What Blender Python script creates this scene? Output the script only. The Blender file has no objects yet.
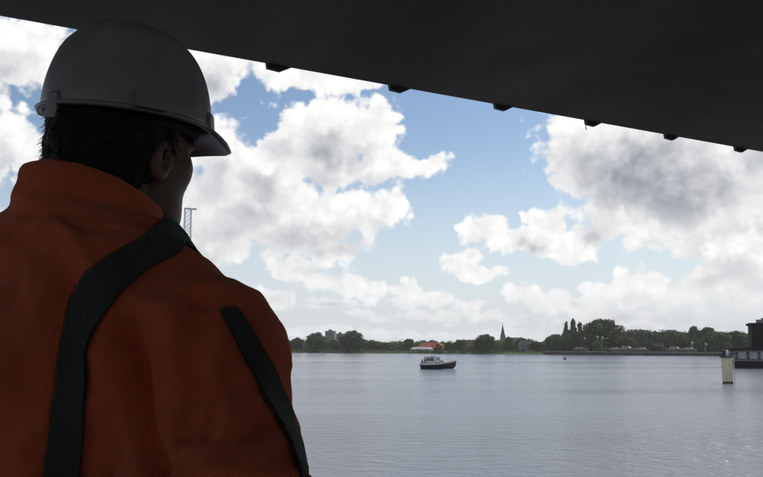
import bpy, bmesh, math, random
import numpy as np
from mathutils import Vector, Matrix, noise as mnoise
from mathutils.bvhtree import BVHTree

random.seed(7)
RNG = np.random.default_rng(7)
R = math.radians
sc = bpy.context.scene
COL = sc.collection

# ------------------------------------------------------------------ camera
IW, IH, F = 763.0, 477.0, 818.0            # photograph size and focal length in its pixels
CAMZ, PITCH = 5.5, 7.38
cam_d = bpy.data.cameras.new('camera')
cam = bpy.data.objects.new('camera', cam_d)
COL.objects.link(cam)
cam.location = (0, 0, CAMZ)
cam.rotation_euler = (R(90 + PITCH), 0, 0)
cam_d.sensor_width = 36
cam_d.lens = 36 * F / IW
cam_d.clip_start = 0.05
cam_d.clip_end = 30000
sc.camera = cam

# ------------------------------------------------------------------ sun, sky and exposure
SUN_AZ, SUN_EL = 56.0, 46.0                 # degrees right of the view direction, above the horizon
sun_dir = Vector((math.sin(R(SUN_AZ)) * math.cos(R(SUN_EL)), math.cos(R(SUN_AZ)) * math.cos(R(SUN_EL)), math.sin(R(SUN_EL))))
sun_d = bpy.data.lights.new('sun', 'SUN')
sun_d.energy = 2.6
sun_d.angle = R(0.6)
sun_d.color = (1.0, 0.94, 0.85)
sun = bpy.data.objects.new('sun', sun_d)
COL.objects.link(sun)
sun.rotation_euler = sun_dir.to_track_quat('Z', 'Y').to_euler()
sun.location = (40, 40, 60)
sc.view_settings.view_transform = 'Standard'
sc.view_settings.look = 'None'
sc.view_settings.exposure = 0.35
sc.view_settings.gamma = 1.0
sc.view_settings.use_curve_mapping = False
sc.cycles.use_denoising = True
sc.cycles.max_bounces = 6
sc.cycles.sample_clamp_indirect = 6.0


def ray(px, py):
    """world direction through a pixel of the photograph"""
    c = Vector(((px - IW / 2) / F, (IH / 2 - py) / F, 1.0))
    p = R(PITCH)
    return Vector((c.x, c.z * math.cos(p) - c.y * math.sin(p), c.z * math.sin(p) + c.y * math.cos(p)))


def at_y(px, py, y):
    d = ray(px, py)
    return Vector((0, 0, CAMZ)) + d * (y / d.y)


def on_z(px, py, z=0.0):
    d = ray(px, py)
    return Vector((0, 0, CAMZ)) + d * ((z - CAMZ) / d.z)


def azel(px, py):
    d = ray(px, py).normalized()
    return math.degrees(math.atan2(d.x, d.y)), math.degrees(math.asin(d.z))


class NT:
    """small helper for writing node trees"""
    def __init__(self, tree):
        self.t = tree

    def n(self, kind, **kw):
        nd = self.t.nodes.new(kind)
        for k, v in kw.items():
            setattr(nd, k, v)
        return nd

    def put(self, sock, v):
        if isinstance(v, bpy.types.NodeSocket):
            self.t.links.new(v, sock)
        elif v is not None:
            sock.default_value = v

    def m(self, op, a, b=None, c=None, clamp=False):
        nd = self.n('ShaderNodeMath', operation=op, use_clamp=clamp)
        for i, v in enumerate((a, b, c)):
            self.put(nd.inputs[i], v)
        return nd.outputs[0]

    def v(self, op, a, b=None, c=None, out=0, scale=None):
        nd = self.n('ShaderNodeVectorMath', operation=op)
        for i, v in enumerate((a, b, c)):
            self.put(nd.inputs[i], v)
        if scale is not None:
            self.put(nd.inputs['Scale'], scale)
        return nd.outputs[out]

    def smooth(self, x, a, b, lo=0.0, hi=1.0):
        nd = self.n('ShaderNodeMapRange', interpolation_type='SMOOTHSTEP')
        for i, v in enumerate((x, a, b, lo, hi)):
            self.put(nd.inputs[i], v)
        return nd.outputs[0]

    def lin(self, x, a, b, lo=0.0, hi=1.0):
        nd = self.n('ShaderNodeMapRange')
        for i, v in enumerate((x, a, b, lo, hi)):
            self.put(nd.inputs[i], v)
        return nd.outputs[0]

    def mixc(self, f, a, b, mode='MIX'):
        nd = self.n('ShaderNodeMix', data_type='RGBA', blend_type=mode)
        self.put(nd.inputs[0], f)
        self.put(nd.inputs[6], a)
        self.put(nd.inputs[7], b)
        return nd.outputs[2]

    def noise(self, vec, scale, detail=4, rough=0.5, dist=0.0, out=0, lac=2.0):
        nd = self.n('ShaderNodeTexNoise')
        self.put(nd.inputs['Vector'], vec)
        nd.inputs['Scale'].default_value = scale
        nd.inputs['Detail'].default_value = detail
        nd.inputs['Roughness'].default_value = rough
        nd.inputs['Lacunarity'].default_value = lac
        nd.inputs['Distortion'].default_value = dist
        return nd.outputs[out]


# clouds: (x, y, half width, half height, weight) of each puff, read off the photograph as directions
NEAR_CLOUDS = [
    # tall cumulus in the middle of the view
    (292, 126, 32, 32, 1.0), (335, 126, 46, 36, 1.1), (370, 130, 32, 36, 1.0), (325, 160, 62, 30, 1.1), (384, 164, 40, 25, 1.05), (418, 167, 30, 15, 1.0), (435, 160, 14, 13, 0.95),
    # left of the helmet
    (20, 52, 66, 38, 1.0), (70, 66, 50, 24, 0.8), (-60, 60, 70, 60, 0.9), (8, 142, 38, 32, 1.0), (38, 150, 30, 26, .85), (-50, 160, 60, 60, 0.9),
    # flat-based bank right of the middle, and the little one below
    (478, 231, 22, 18, 1.0), (506, 245, 40, 14, 1.0), (540, 248, 56, 16, 1.0), (545, 230, 22, 18, 0.95), (528, 224, 14, 12, 0.8), (576, 254, 22, 13, .9),
    # large grey cloud on the right
    (602, 145, 60, 34, 1.25), (650, 150, 84, 48, 1.35), (680, 182, 84, 40, 1.25), (624, 174, 60, 36, 1.3), (745, 170, 60, 50, 0.95), (562, 130, 26, 14, 0.75), (790, 130, 80, 70, 0.95),
    # tops of the low cumulus on the right
    (642, 284, 32, 24, 0.95), (745, 258, 40, 30, 1.0), (694, 280, 30, 20, .9),
]
FAR_CLOUDS = [
    (462, 260, 18, 16, 0.9), (480, 272, 26, 10, 0.85),
    # broad mass below the tall cumulus, and behind the head
    (225, 162, 44, 44, 1.0), (252, 195, 56, 38, 1.05), (300, 222, 80, 34, 1.1), (360, 214, 52, 28, 1.05), (392, 207, 22, 18, 0.9), (330, 248, 46, 14, 0.9), (210, 240, 50, 40, 1.0),
    (160, 200, 80, 80, 1.0), (205, 262, 34, 16, .8), (275, 170, 40, 34, .95),
    # sheet under the bridge edge
    (212, 80, 34, 26, 1.0), (235, 60, 60, 22, 1.0), (300, 74, 80, 15, 1.0), (352, 88, 38, 10, 0.85), (195, 60, 40, 40, 0.9),
    # white lower part of the grey cloud
    (572, 182, 24, 20, 0.85), (604, 214, 40, 30, 1.0), (582, 236, 24, 16, 0.9), (650, 228, 46, 22, 1.0), (720, 225, 70, 34, 1.0), (770, 230, 50, 60, 1.0),
    # cumulus low on the right
    (640, 298, 50, 18, 0.95), (695, 290, 60, 20, 0.95), (740, 290, 60, 26, 1.0), (610, 303, 36, 14, 0.85),
    # ragged banks low over the far bank
    (545, 298, 40, 15, 0.9), (520, 288, 22, 13, .85), (575, 307, 34, 12, .85), (420, 296, 38, 13, 0.9), (440, 314, 60, 8, .8), (600, 315, 60, 8, .8), (340, 284, 60, 15, 0.9), (290, 272, 34, 14, 0.85),
    (262, 300, 46, 13, 0.85), (380, 316, 70, 8, 0.75), (330, 306, 50, 8, 0.75), (500, 320, 80, 8, 0.8), (640, 322, 110, 10, 0.85), (300, 265, 50, 10, 0.7),
    (405, 284, 22, 11, .85), (470, 304, 28, 10, .85), (450, 335, 320, 7, .8), (365, 296, 26, 9, .75), (600, 285, 22, 11, .75),
]


def puff_chain(nt, P, table, sm):
    acc = None
    for (px, py, rx, ry, w) in table:
        a, e = azel(px, py)
        kx, ky = F / (57.3 * rx), F / (57.3 * ry)
        q = nt.v('MULTIPLY_ADD', P, (kx, ky, 0), (-a * kx, -e * ky, 0))
        ln = nt.m('SUBTRACT', w, nt.v('LENGTH', q, out=1))
        acc = ln if acc is None else nt.m('SMOOTH_MAX', acc, ln, sm)
    return acc


def azel_nodes(nt, d):
    s = nt.n('ShaderNodeSeparateXYZ')
    nt.put(s.inputs[0], d)
    az = nt.m('MULTIPLY', nt.m('ARCTAN2', s.outputs[0], s.outputs[1]), 57.2958)
    el = nt.m('MULTIPLY', nt.m('ARCSINE', s.outputs[2]), 57.2958)
    c = nt.n('ShaderNodeCombineXYZ')
    nt.put(c.inputs[0], az)
    nt.put(c.inputs[1], el)
    return c.outputs[0], az, el, s.outputs[2]


def make_world():
    w = bpy.data.worlds.new('World')
    sc.world = w
    w.use_nodes = True
    nt = NT(w.node_tree)
    for nd in list(w.node_tree.nodes):
        w.node_tree.nodes.remove(nd)
    out = nt.n('ShaderNodeOutputWorld')
    bg = nt.n('ShaderNodeBackground')
    sky = nt.n('ShaderNodeTexSky', sky_type='NISHITA')
    sky.sun_disc = False
    sky.sun_elevation = R(SUN_EL)
    sky.sun_rotation = R(SUN_AZ)
    sky.altitude = 0
    sky.air_density = 1.0
    sky.dust_density = 0.6
    sky.ozone_density = 1.6
    bg.inputs[1].default_value = 0.1
    tc = nt.n('ShaderNodeTexCoord')
    d = nt.v('NORMALIZE', tc.outputs['Generated'])
    P0, az, el, dz = azel_nodes(nt, d)
    # ragged outlines: the directions are warped, and noise and puffs are added to the thickness
    w1 = nt.v('SUBTRACT', nt.noise(d, 14, 4, 0.6, out=1), (.5, .5, .5))
    P = nt.v('MULTIPLY_ADD', w1, (4.0, 3.2, 0), P0)
    n2 = nt.m('SUBTRACT', nt.noise(d, 30, 6, 0.6), 0.5)
    n3 = nt.m('SUBTRACT', nt.noise(nt.v('ADD', d, tuple(sun_dir * 0.016)), 30, 3, 0.6), 0.5)
    vo = nt.n('ShaderNodeTexVoronoi', feature='F1')
    nt.put(vo.inputs['Vector'], nt.v('MULTIPLY_ADD', w1, (.03, .03, .03), d))
    vo.inputs['Scale'].default_value = 46
    vo.inputs['Detail'].default_value = 1
    vo.inputs['Roughness'].default_value = 0.55
    pf = nt.m('SUBTRACT', 0.42, vo.outputs['Distance'])
    rough = nt.m('ADD', nt.m('MULTIPLY', n2, 1.1), nt.m('MULTIPLY', pf, 0.5))
    relief = nt.m('ADD', nt.m('MULTIPLY', nt.m('SUBTRACT', n2, n3), 0.34), nt.m('MULTIPLY', pf, 0.20))
    relief = nt.m('MINIMUM', nt.m('MAXIMUM', relief, -0.16), 0.14)
    # the same kind of broken cumulus goes on all round, out of view
    k = nt.m('DIVIDE', 1.0, nt.m('ADD', nt.m('ABSOLUTE', dz), 0.16))
    gen = nt.m('MULTIPLY', nt.m('SUBTRACT', nt.noise(nt.v('SCALE', d, scale=k), 1.5, 4, 0.55), 0.47), 4.2)
    fr = nt.v('LENGTH', nt.v('MULTIPLY_ADD', P, (1 / 34., 1 / 27., 0), (-2 / 34., -9 / 27., 0)), out=1)
    away = nt.smooth(fr, 0.85, 1.15)

    def layer(table, bias, dark, wide):
        h = nt.m('ADD', puff_chain(nt, P, table, 0.18), bias)
        # thickness met on the way to the sun: what lies up and to the right casts shade
        hs = puff_chain(nt, nt.v('ADD', P, (0.9, 1.7, 0)), table, 0.18)
        if wide:
            mx = nt.n('ShaderNodeMix', data_type='FLOAT')
            nt.put(mx.inputs[0], away)
            nt.put(mx.inputs[2], h)
            nt.put(mx.inputs[3], gen)
            h = mx.outputs[0]
            mx = nt.n('ShaderNodeMix', data_type='FLOAT')
            nt.put(mx.inputs[0], away)
            nt.put(mx.inputs[2], hs)
            nt.put(mx.inputs[3], nt.m('MULTIPLY', gen, .6))
            hs = mx.outputs[0]
        cover = nt.smooth(nt.m('ADD', h, rough), -0.02, 0.30)
        sh = nt.smooth(nt.m('MULTIPLY_ADD', n3, 0.45, hs), -0.05, 1.15)
        edge = nt.smooth(nt.m('ADD', h, rough), 0.1, 0.9)
        b = nt.m('SUBTRACT', 1.03, nt.m('MULTIPLY', nt.m('MULTIPLY', sh, dark), nt.m('MULTIPLY_ADD', edge, .6, .4)))
        b = nt.m('ADD', b, relief)
        b = nt.m('MINIMUM', nt.m('MAXIMUM', b, 0.25), 1.08)
        tint = nt.mixc(nt.smooth(b, .3, .95), (0.90, 0.94, 1.03, 1), (1.0, 0.995, 0.985, 1))
        return cover, nt.v('SCALE', tint, scale=nt.m('MULTIPLY', b, 8.2))
    cf, colf = layer(FAR_CLOUDS, 0.22, 0.44, True)
    cn, coln = layer(NEAR_CLOUDS, 0.20, 0.54, False)
    # clear sky, paler towards the horizon where the air is thick
    blue = nt.v('MULTIPLY', sky.outputs[0], (0.83, 0.86, 0.87))
    blue = nt.mixc(nt.smooth(el, 16.0, 0.0, 0.0, 0.80), blue, (6.2, 6.6, 7.0, 1))
    hazy = nt.smooth(el, 7.0, 0.0, 0.0, 0.40)
    colf = nt.mixc(hazy, colf, (7.0, 7.2, 7.3, 1))
    col = nt.mixc(cf, blue, colf)
    col = nt.mixc(cn, col, coln)
    nt.put(bg.inputs[0], col)
    w.node_tree.links.new(bg.outputs[0], out.inputs[0])
    w.cycles.sampling_method = 'MANUAL'
    w.cycles.sample_map_resolution = 512


make_world()


# ------------------------------------------------------------------ helpers: materials
def mat(name, color, rough=0.6, spec=0.5, var=0.0, scale=5.0, bump=0.0, bscale=40.0, metal=0.0, color2=None, stretch=None, detail=5, sheen=0.0, trans=None):
    m = bpy.data.materials.new(name)
    m.use_nodes = True
    nt = NT(m.node_tree)
    p = m.node_tree.nodes['Principled BSDF']
    p.inputs['Roughness'].default_value = rough
    p.inputs['Specular IOR Level'].default_value = spec
    p.inputs['Metallic'].default_value = metal
    p.inputs['Sheen Weight'].default_value = sheen
    tc = nt.n('ShaderNodeTexCoord')
    vec = tc.outputs['Object']
    if stretch:
        vec = nt.v('MULTIPLY', vec, stretch)
    c1 = tuple(color) + (1,)
    if var or color2:
        c2 = tuple(color2) + (1,) if color2 else tuple(c * (1 - var) for c in color) + (1,)
        f = nt.smooth(nt.noise(vec, scale, detail, 0.6), 0.32, 0.68)
        nt.put(p.inputs['Base Color'], nt.mixc(f, c1, c2))
    else:
        p.inputs['Base Color'].default_value = c1
    if bump:
        b = nt.n('ShaderNodeBump')
        b.inputs['Strength'].default_value = bump
        b.inputs['Distance'].default_value = 0.02
        nt.put(b.inputs['Height'], nt.noise(vec, bscale, 4, 0.6))
        m.node_tree.links.new(b.outputs[0], p.inputs['Normal'])
    return m


# ------------------------------------------------------------------ helpers: meshes
class MB:
    """collects faces; build() links them as one mesh object"""
    def __init__(self):
        self.v, self.f, self.mi = [], [], []

    def add(self, verts, faces, mi=0):
        o = len(self.v)
        self.v += [tuple(p) for p in verts]
        self.f += [tuple(i + o for i in q) for q in faces]
        self.mi += [mi] * len(faces)
        return self

    def box(self, x0, x1, y0, y1, z0, z1, mi=0, mtx=None):
        vs = [Vector((x, y, z)) for z in (z0, z1) for y in (y0, y1) for x in (x0, x1)]
        if mtx:
            vs = [mtx @ p for p in vs]
        return self.add(vs, [(0, 2, 3, 1), (4, 5, 7, 6), (0, 1, 5, 4), (2, 6, 7, 3), (0, 4, 6, 2), (1, 3, 7, 5)], mi)

    def bar(self, a, b, r, n=6, r2=None, mi=0):
        a, b = Vector(a), Vector(b)
        r2 = r if r2 is None else r2
        ax = (b - a).normalized()
        u = ax.orthogonal().normalized()
        w = ax.cross(u)
        vs = []
        for c, rr in ((a, r), (b, r2)):
            for i in range(n):
                t = 2 * math.pi * i / n
                vs.append(c + (u * math.cos(t) + w * math.sin(t)) * rr)
        fs = [(i, (i + 1) % n, n + (i + 1) % n, n + i) for i in range(n)]
        fs += [tuple(range(n - 1, -1, -1)), tuple(range(n, 2 * n))]
        return self.add(vs, fs, mi)

    def lathe(self, prof, n=24, c=(0, 0, 0), mi=0):
        vs, fs = [], []
        for r, z in prof:
            for i in range(n):
                t = 2 * math.pi * i / n
                vs.append((c[0] + r * math.cos(t), c[1] + r * math.sin(t), c[2] + z))
        for k in range(len(prof) - 1):
            for i in range(n):
                fs.append((k * n + i, k * n + (i + 1) % n, (k + 1) * n + (i + 1) % n, (k + 1) * n + i))
        fs.append(tuple(range(n - 1, -1, -1)))
        fs.append(tuple((len(prof) - 1) * n + i for i in range(n)))
        return self.add(vs, fs, mi)

    def prism(self, poly, y0, y1, mi=0, mtx=None):
        """polygon in x,z pushed along y"""
        n = len(poly)
        vs = [Vector((x, y0, z)) for x, z in poly] + [Vector((x, y1, z)) for x, z in poly]
        if mtx:
            vs = [mtx @ p for p in vs]
        fs = [(i, (i + 1) % n, n + (i + 1) % n, n + i) for i in range(n)] + [tuple(range(n - 1, -1, -1)), tuple(range(n, 2 * n))]
        return self.add(vs, fs, mi)

    def build(self, name, mats, parent=None, smooth=False, bevel=0.0):
        me = bpy.data.meshes.new(name)
        me.from_pydata([tuple(p) for p in self.v], [], self.f)
        for m in (mats if isinstance(mats, (list, tuple)) else [mats]):
            me.materials.append(m)
        if len(me.materials) > 1:
            me.polygons.foreach_set('material_index', self.mi)
        bm = bmesh.new()
        bm.from_mesh(me)
        bmesh.ops.recalc_face_normals(bm, faces=bm.faces)
        bm.to_mesh(me)
        bm.free()
        if smooth:
            me.polygons.foreach_set('use_smooth', [True] * len(me.polygons))
        o = bpy.data.objects.new(name, me)
        COL.objects.link(o)
        o.parent = parent
        if bevel:
            b = o.modifiers.new('bevel', 'BEVEL')
            b.width = bevel
            b.segments = 2
            b.limit_method = 'ANGLE'
        return o


def np_obj(name, verts, quads, m, parent=None, smooth=True):
    me = bpy.data.meshes.new(name)
    verts = np.asarray(verts, np.float32)
    quads = np.asarray(quads, np.int32)
    k = quads.shape[1]
    me.vertices.add(len(verts))
    me.vertices.foreach_set('co', verts.ravel())
    me.loops.add(quads.size)
    me.loops.foreach_set('vertex_index', quads.ravel())
    me.polygons.add(len(quads))
    me.polygons.foreach_set('loop_start', np.arange(0, quads.size, k, dtype=np.int32))
    me.polygons.foreach_set('loop_total', np.full(len(quads), k, np.int32))
    me.update(calc_edges=True)
    me.validate()
    if smooth:
        me.polygons.foreach_set('use_smooth', [True] * len(me.polygons))
    me.materials.append(m)
    o = bpy.data.objects.new(name, me)
    COL.objects.link(o)
    o.parent = parent
    return o


def tag(o, label=None, cat=None, group=None, kind=None):
    for k, v in (('label', label), ('category', cat), ('group', group), ('kind', kind)):
        if v:
            o[k] = v
    return o


def empty(name, loc=(0, 0, 0), rz=0.0):
    o = bpy.data.objects.new(name, None)
    COL.objects.link(o)
    o.location = loc
    o.rotation_euler = (0, 0, rz)
    o.empty_display_size = 0.3
    return o


def copy_tree(o, parent=None):
    c = o.copy()
    COL.objects.link(c)
    c.parent = parent
    for ch in list(o.children):
        copy_tree(ch, c)
    return c


# ------------------------------------------------------------------ water
def water_material():
    m = bpy.data.materials.new('water')
    m.use_nodes = True
    nt = NT(m.node_tree)
    p = m.node_tree.nodes['Principled BSDF']
    p.inputs['Base Color'].default_value = (0.185, 0.20, 0.225, 1)
    p.inputs['Roughness'].default_value = 0.22
    p.inputs['IOR'].default_value = 1.40
    tc = nt.n('ShaderNodeTexCoord')
    o = tc.outputs['Object']
    lanes = nt.smooth(nt.noise(nt.v('MULTIPLY', o, (0.006, 0.03, 1)), 1.0, 4, 0.6), 0.35, 0.65, 0.55, 1.0)
    small = nt.noise(nt.v('MULTIPLY', o, (2.6, 3.8, 1)), 1.0, 4, 0.6, dist=0.3)
    mid = nt.noise(nt.v('MULTIPLY', o, (0.8, 1.25, 1)), 1.0, 2, 0.5, dist=0.5)
    hgt = nt.m('ADD', nt.m('MULTIPLY', small, 0.15), nt.m('MULTIPLY', mid, 0.30))
    hgt = nt.m('MULTIPLY', hgt, lanes)
    big = nt.noise(nt.v('MULTIPLY', o, (0.004, 0.022, 1)), 1.0, 3, 0.55)
    nt.put(p.inputs['Roughness'], nt.smooth(big, .38, .62, .13, .21))
    b = nt.n('ShaderNodeBump')
    b.inputs['Strength'].default_value = 1.0
    b.inputs['Distance'].default_value = 0.95
    nt.put(b.inputs['Height'], hgt)
    m.node_tree.links.new(b.outputs[0], p.inputs['Normal'])
    return m


M_WATER = water_material()
w = MB().add([(-3000, -200, 0), (3000, -200, 0), (3000, 2500, 0), (-3000, 2500, 0)], [(0, 1, 2, 3)]).build('water', M_WATER)
tag(w, kind='structure')

# ------------------------------------------------------------------ far bank
S0, S1 = Vector((-78.6, 577.0)), Vector((169.0, 391.0))     # two points of the shoreline
SD = (S1 - S0).normalized()
SN = Vector((-SD.y, SD.x))                                   # inland
if SN.y < 0:
    SN = -SN


def shore(px, off=0.0):
    """ground point 'off' metres inland of the shoreline in the direction of a pixel column"""
    d = ray(px, 344)
    t = (S0 + SN * off).dot(SN) / Vector((d.x, d.y)).dot(SN)
    return Vector((d.x * t, d.y * t))


def top_z(py, y):
    d = ray(381.5, py)
    return CAMZ + d.z * y / d.y


M_GRASS = mat('bank_grass', (0.055, 0.085, 0.025), 0.9, 0.2, color2=(0.11, 0.12, 0.05), scale=0.06, bump=0.4, bscale=0.7)
M_STONE = mat('bank_stone', (0.17, 0.165, 0.15), 0.9, 0.2, var=0.5, scale=0.5, bump=0.6, bscale=1.4)
BANKZ = 0.9
mb = MB()
N = 90
rows = [(-1.0, -0.4), (1.6, 0.55), (3.0, BANKZ), (60.0, BANKZ + .15), (400.0, BANKZ + .6), (5000.0, BANKZ + 1.2)]
vs, fs = [], []
for i in range(N + 1):
    s = -1600 + 2400 * i / N
    for j, (o, z) in enumerate(rows):
        oo = o + (math.sin(s * .05) * 1.5 + math.sin(s * .013 + 1) * 3.0 if j < 3 else 0)
        q = S0 + SD * s + SN * oo
        vs.append((q.x, q.y, z + (math.sin(s * .21) * .08 if j in (1, 2) else 0)))
for i in range(N):
    for j in range(len(rows) - 1):
        a = i * len(rows) + j
        fs.append((a, a + len(rows), a + len(rows) + 1, a + 1))
mb.add(vs, fs)
tag(mb.build('far_bank', M_GRASS, smooth=True), kind='structure')

# long low quay wall on the right of the far bank
M_QUAY = mat('quay_wall', (0.09, 0.085, 0.08), 0.9, 0.2, var=0.5, scale=0.4, bump=0.5, bscale=1.5)
M_CAP = mat('quay_cap', (0.34, 0.33, 0.31), 0.85, 0.2, var=0.3, scale=0.6)
qa, qb = shore(543, -3.0), shore(752, -3.0)
qd = (qb - qa)
ql = qd.length
qm = Matrix.Translation((qa.x, qa.y, 0)) @ Matrix.Rotation(math.atan2(qd.y, qd.x), 4, 'Z')
q = empty('quay_wall')
tag(q, 'long low dark quay wall with pale coping along the right far bank', 'quay wall')
q.matrix_world = qm
MB().box(0, ql, 0, 9, -1, 1.55).build('wall', M_QUAY, q)
MB().box(-.1, ql + .1, -.15, 1.1, 1.554, 1.85).build('coping', M_CAP, q)
for k in range(int(ql / 9)):
    MB().box(4 + k * 9, 4.35 + k * 9, -.3, -.004, -1, 1.5).build('fender_post', M_QUAY, q)

# ------------------------------------------------------------------ trees
def leaf_mat(name, c1, c2):
    m = bpy.data.materials.new(name)
    m.use_nodes = True
    nt = NT(m.node_tree)
    p = m.node_tree.nodes['Principled BSDF']
    tc = nt.n('ShaderNodeTexCoord')
    info = nt.n('ShaderNodeObjectInfo')
    f = nt.smooth(nt.noise(tc.outputs['Object'], 0.35, 3, 0.6), 0.35, 0.65)
    c = nt.mixc(f, c1 + (1,), c2 + (1,))
    hs = nt.n('ShaderNodeHueSaturation')
    nt.put(hs.inputs['Value'], nt.lin(info.outputs['Random'], 0, 1, 0.75, 1.25))
    nt.put(hs.inputs['Hue'], nt.lin(info.outputs['Random'], 0, 1, 0.485, 0.51))
    nt.put(hs.inputs['Color'], c)
    nt.put(p.inputs['Base Color'], hs.outputs[0])
    p.inputs['Roughness'].default_value = 0.75
    p.inputs['Specular IOR Level'].default_value = 0.2
    return m


M_LEAF = leaf_mat('foliage', (0.085, 0.118, 0.034), (0.14, 0.165, 0.055))
M_LEAFD = leaf_mat('foliage_dark', (0.064, 0.09, 0.03), (0.105, 0.128, 0.044))
M_LEAFL = leaf_mat('foliage_light', (0.085, 0.115, 0.04), (0.13, 0.15, 0.06))
M_BARK = mat('bark', (0.08, 0.06, 0.045), 0.9, 0.2, var=0.4, scale=3)


def leaves(centres, radii, per, size, rng):
    """leaf-sized quads scattered through clumps; returns verts, quads"""
    V = []
    for (c, r) in zip(centres, radii):
        n = per
        d = rng.normal(size=(n, 3))
        d /= np.linalg.norm(d, axis=1)[:, None]
        rad = rng.uniform(0.35, 1.0, n) ** 0.5
        rad *= 1 + 0.22 * rng.normal(size=n) * (rng.random(n) < .3)
        p = np.array(c) + d * rad[:, None] * np.array(r)
        nn = d + rng.normal(size=(n, 3)) * 0.55
        nn /= np.linalg.norm(nn, axis=1)[:, None]
        u = np.cross(nn, rng.normal(size=(n, 3)))
        u /= np.linalg.norm(u, axis=1)[:, None]
        w_ = np.cross(nn, u)
        s = size * rng.uniform(0.6, 1.3, n)[:, None]
        V.append(np.stack([p - u * s, p - w_ * s * .7, p + u * s, p + w_ * s * .7], 1))
    V = np.concatenate(V).reshape(-1, 3)
    return V, np.arange(len(V)).reshape(-1, 4)


def crown_mesh(kind, rng):
    """unit crown: height 1 (0..1), half width about .5; limbs go with the trunk"""
    cs, rs = [], []
    if kind in ('round', 'broad'):
        n = 34 if kind == 'round' else 52
        cz_, rz_, rw_ = (.46, .40, .37) if kind == 'round' else (.42, .46, .41)
        for k in range(n):                                     # clumps spread evenly over a dome, a few inside
            f = 1 - 1.85 * (k + .5) / n
            a = k * 2.39996 + rng.uniform(-.35, .35)
            q_ = math.sqrt(max(0, 1 - f * f)) * rw_ * rng.uniform(.62, 1.02)
            z = cz_ + f * rz_ * rng.uniform(.78, 1.04)
            cs.append((q_ * math.cos(a), q_ * math.sin(a), max(.05, z)))
            r = rng.uniform(.085, .15)
            rs.append((r, r, r * rng.uniform(.7, 1.0)))
        for k in range(8):
            cs.append((rng.uniform(-.2, .2), rng.uniform(-.2, .2), rng.uniform(.1, .6)))
            rs.append((.18, .18, .16))
    elif kind == 'poplar':
        n = 22
        for k in range(n):
            z = .06 + .9 * k / n
            w_ = .30 * math.sin(math.pi * min(1, .12 + z * .86)) ** .7
            a = rng.uniform(0, 6.28)
            q_ = w_ * rng.uniform(.2, .8)
            cs.append((q_ * math.cos(a), q_ * math.sin(a), z))
            rs.append((.20 * (1.1 - z * .75), .20 * (1.1 - z * .75), .07))
    else:                                                      # bush
        n = 18
        for k in range(n):
            z = rng.uniform(.08, .8)
            w_ = math.sqrt(max(0.02, 1 - ((z - .25) / .7) ** 2)) * .4
            a = rng.uniform(0, 6.28)
            q_ = w_ * math.sqrt(rng.uniform(.1, 1))
            cs.append((q_ * math.cos(a), q_ * math.sin(a), z))
            r = rng.uniform(.12, .2)
            rs.append((r, r, r * .8))
    return cs, rs


CROWNS = {}
for kind, per, size in (('round', 210, .029), ('broad', 190, .025), ('poplar', 170, .036), ('bush', 170, .040)):
    for var in range(4 if kind in ('round', 'broad') else 3):
        rng = np.random.default_rng(hash_seed := sum(map(ord, kind)) + var * 17)
        cs, rs = crown_mesh(kind, rng)
        V, Q = leaves(cs, rs, per, size, rng)
        o = np_obj('crown', V, Q, M_LEAF, smooth=False)
        me = o.data
        bpy.data.objects.remove(o)
        tb = MB()
        tb.bar((0, 0, -.03), (0, 0, .45), .030, 7, .014)
        for c in cs[::3]:
            tb.bar((0, 0, max(.05, c[2] * .5)), c, .010, 4, .003)
        t = tb.build('trunk', M_BARK)
        tm = t.data
        bpy.data.objects.remove(t)
        CROWNS[(kind, var)] = (me, tm)


def tree(name, loc, h, w_, kind, var, label, group=None, leaf=None, cat='tree'):
    root = empty(name, loc, random.uniform(0, 6.28))
    tag(root, label, cat, group)
    me, tm = CROWNS[(kind, var % (4 if kind in ('round', 'broad') else 3))]
    for nm, data in (('trunk', tm), ('crown', me)):
        o = bpy.data.objects.new(nm, data)
        COL.objects.link(o)
        o.parent = root
        o.scale = (w_, w_, h)
        if nm == 'crown' and leaf:
            o.material_slots[0].link = 'OBJECT'
            o.material_slots[0].material = leaf
    return root


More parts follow.
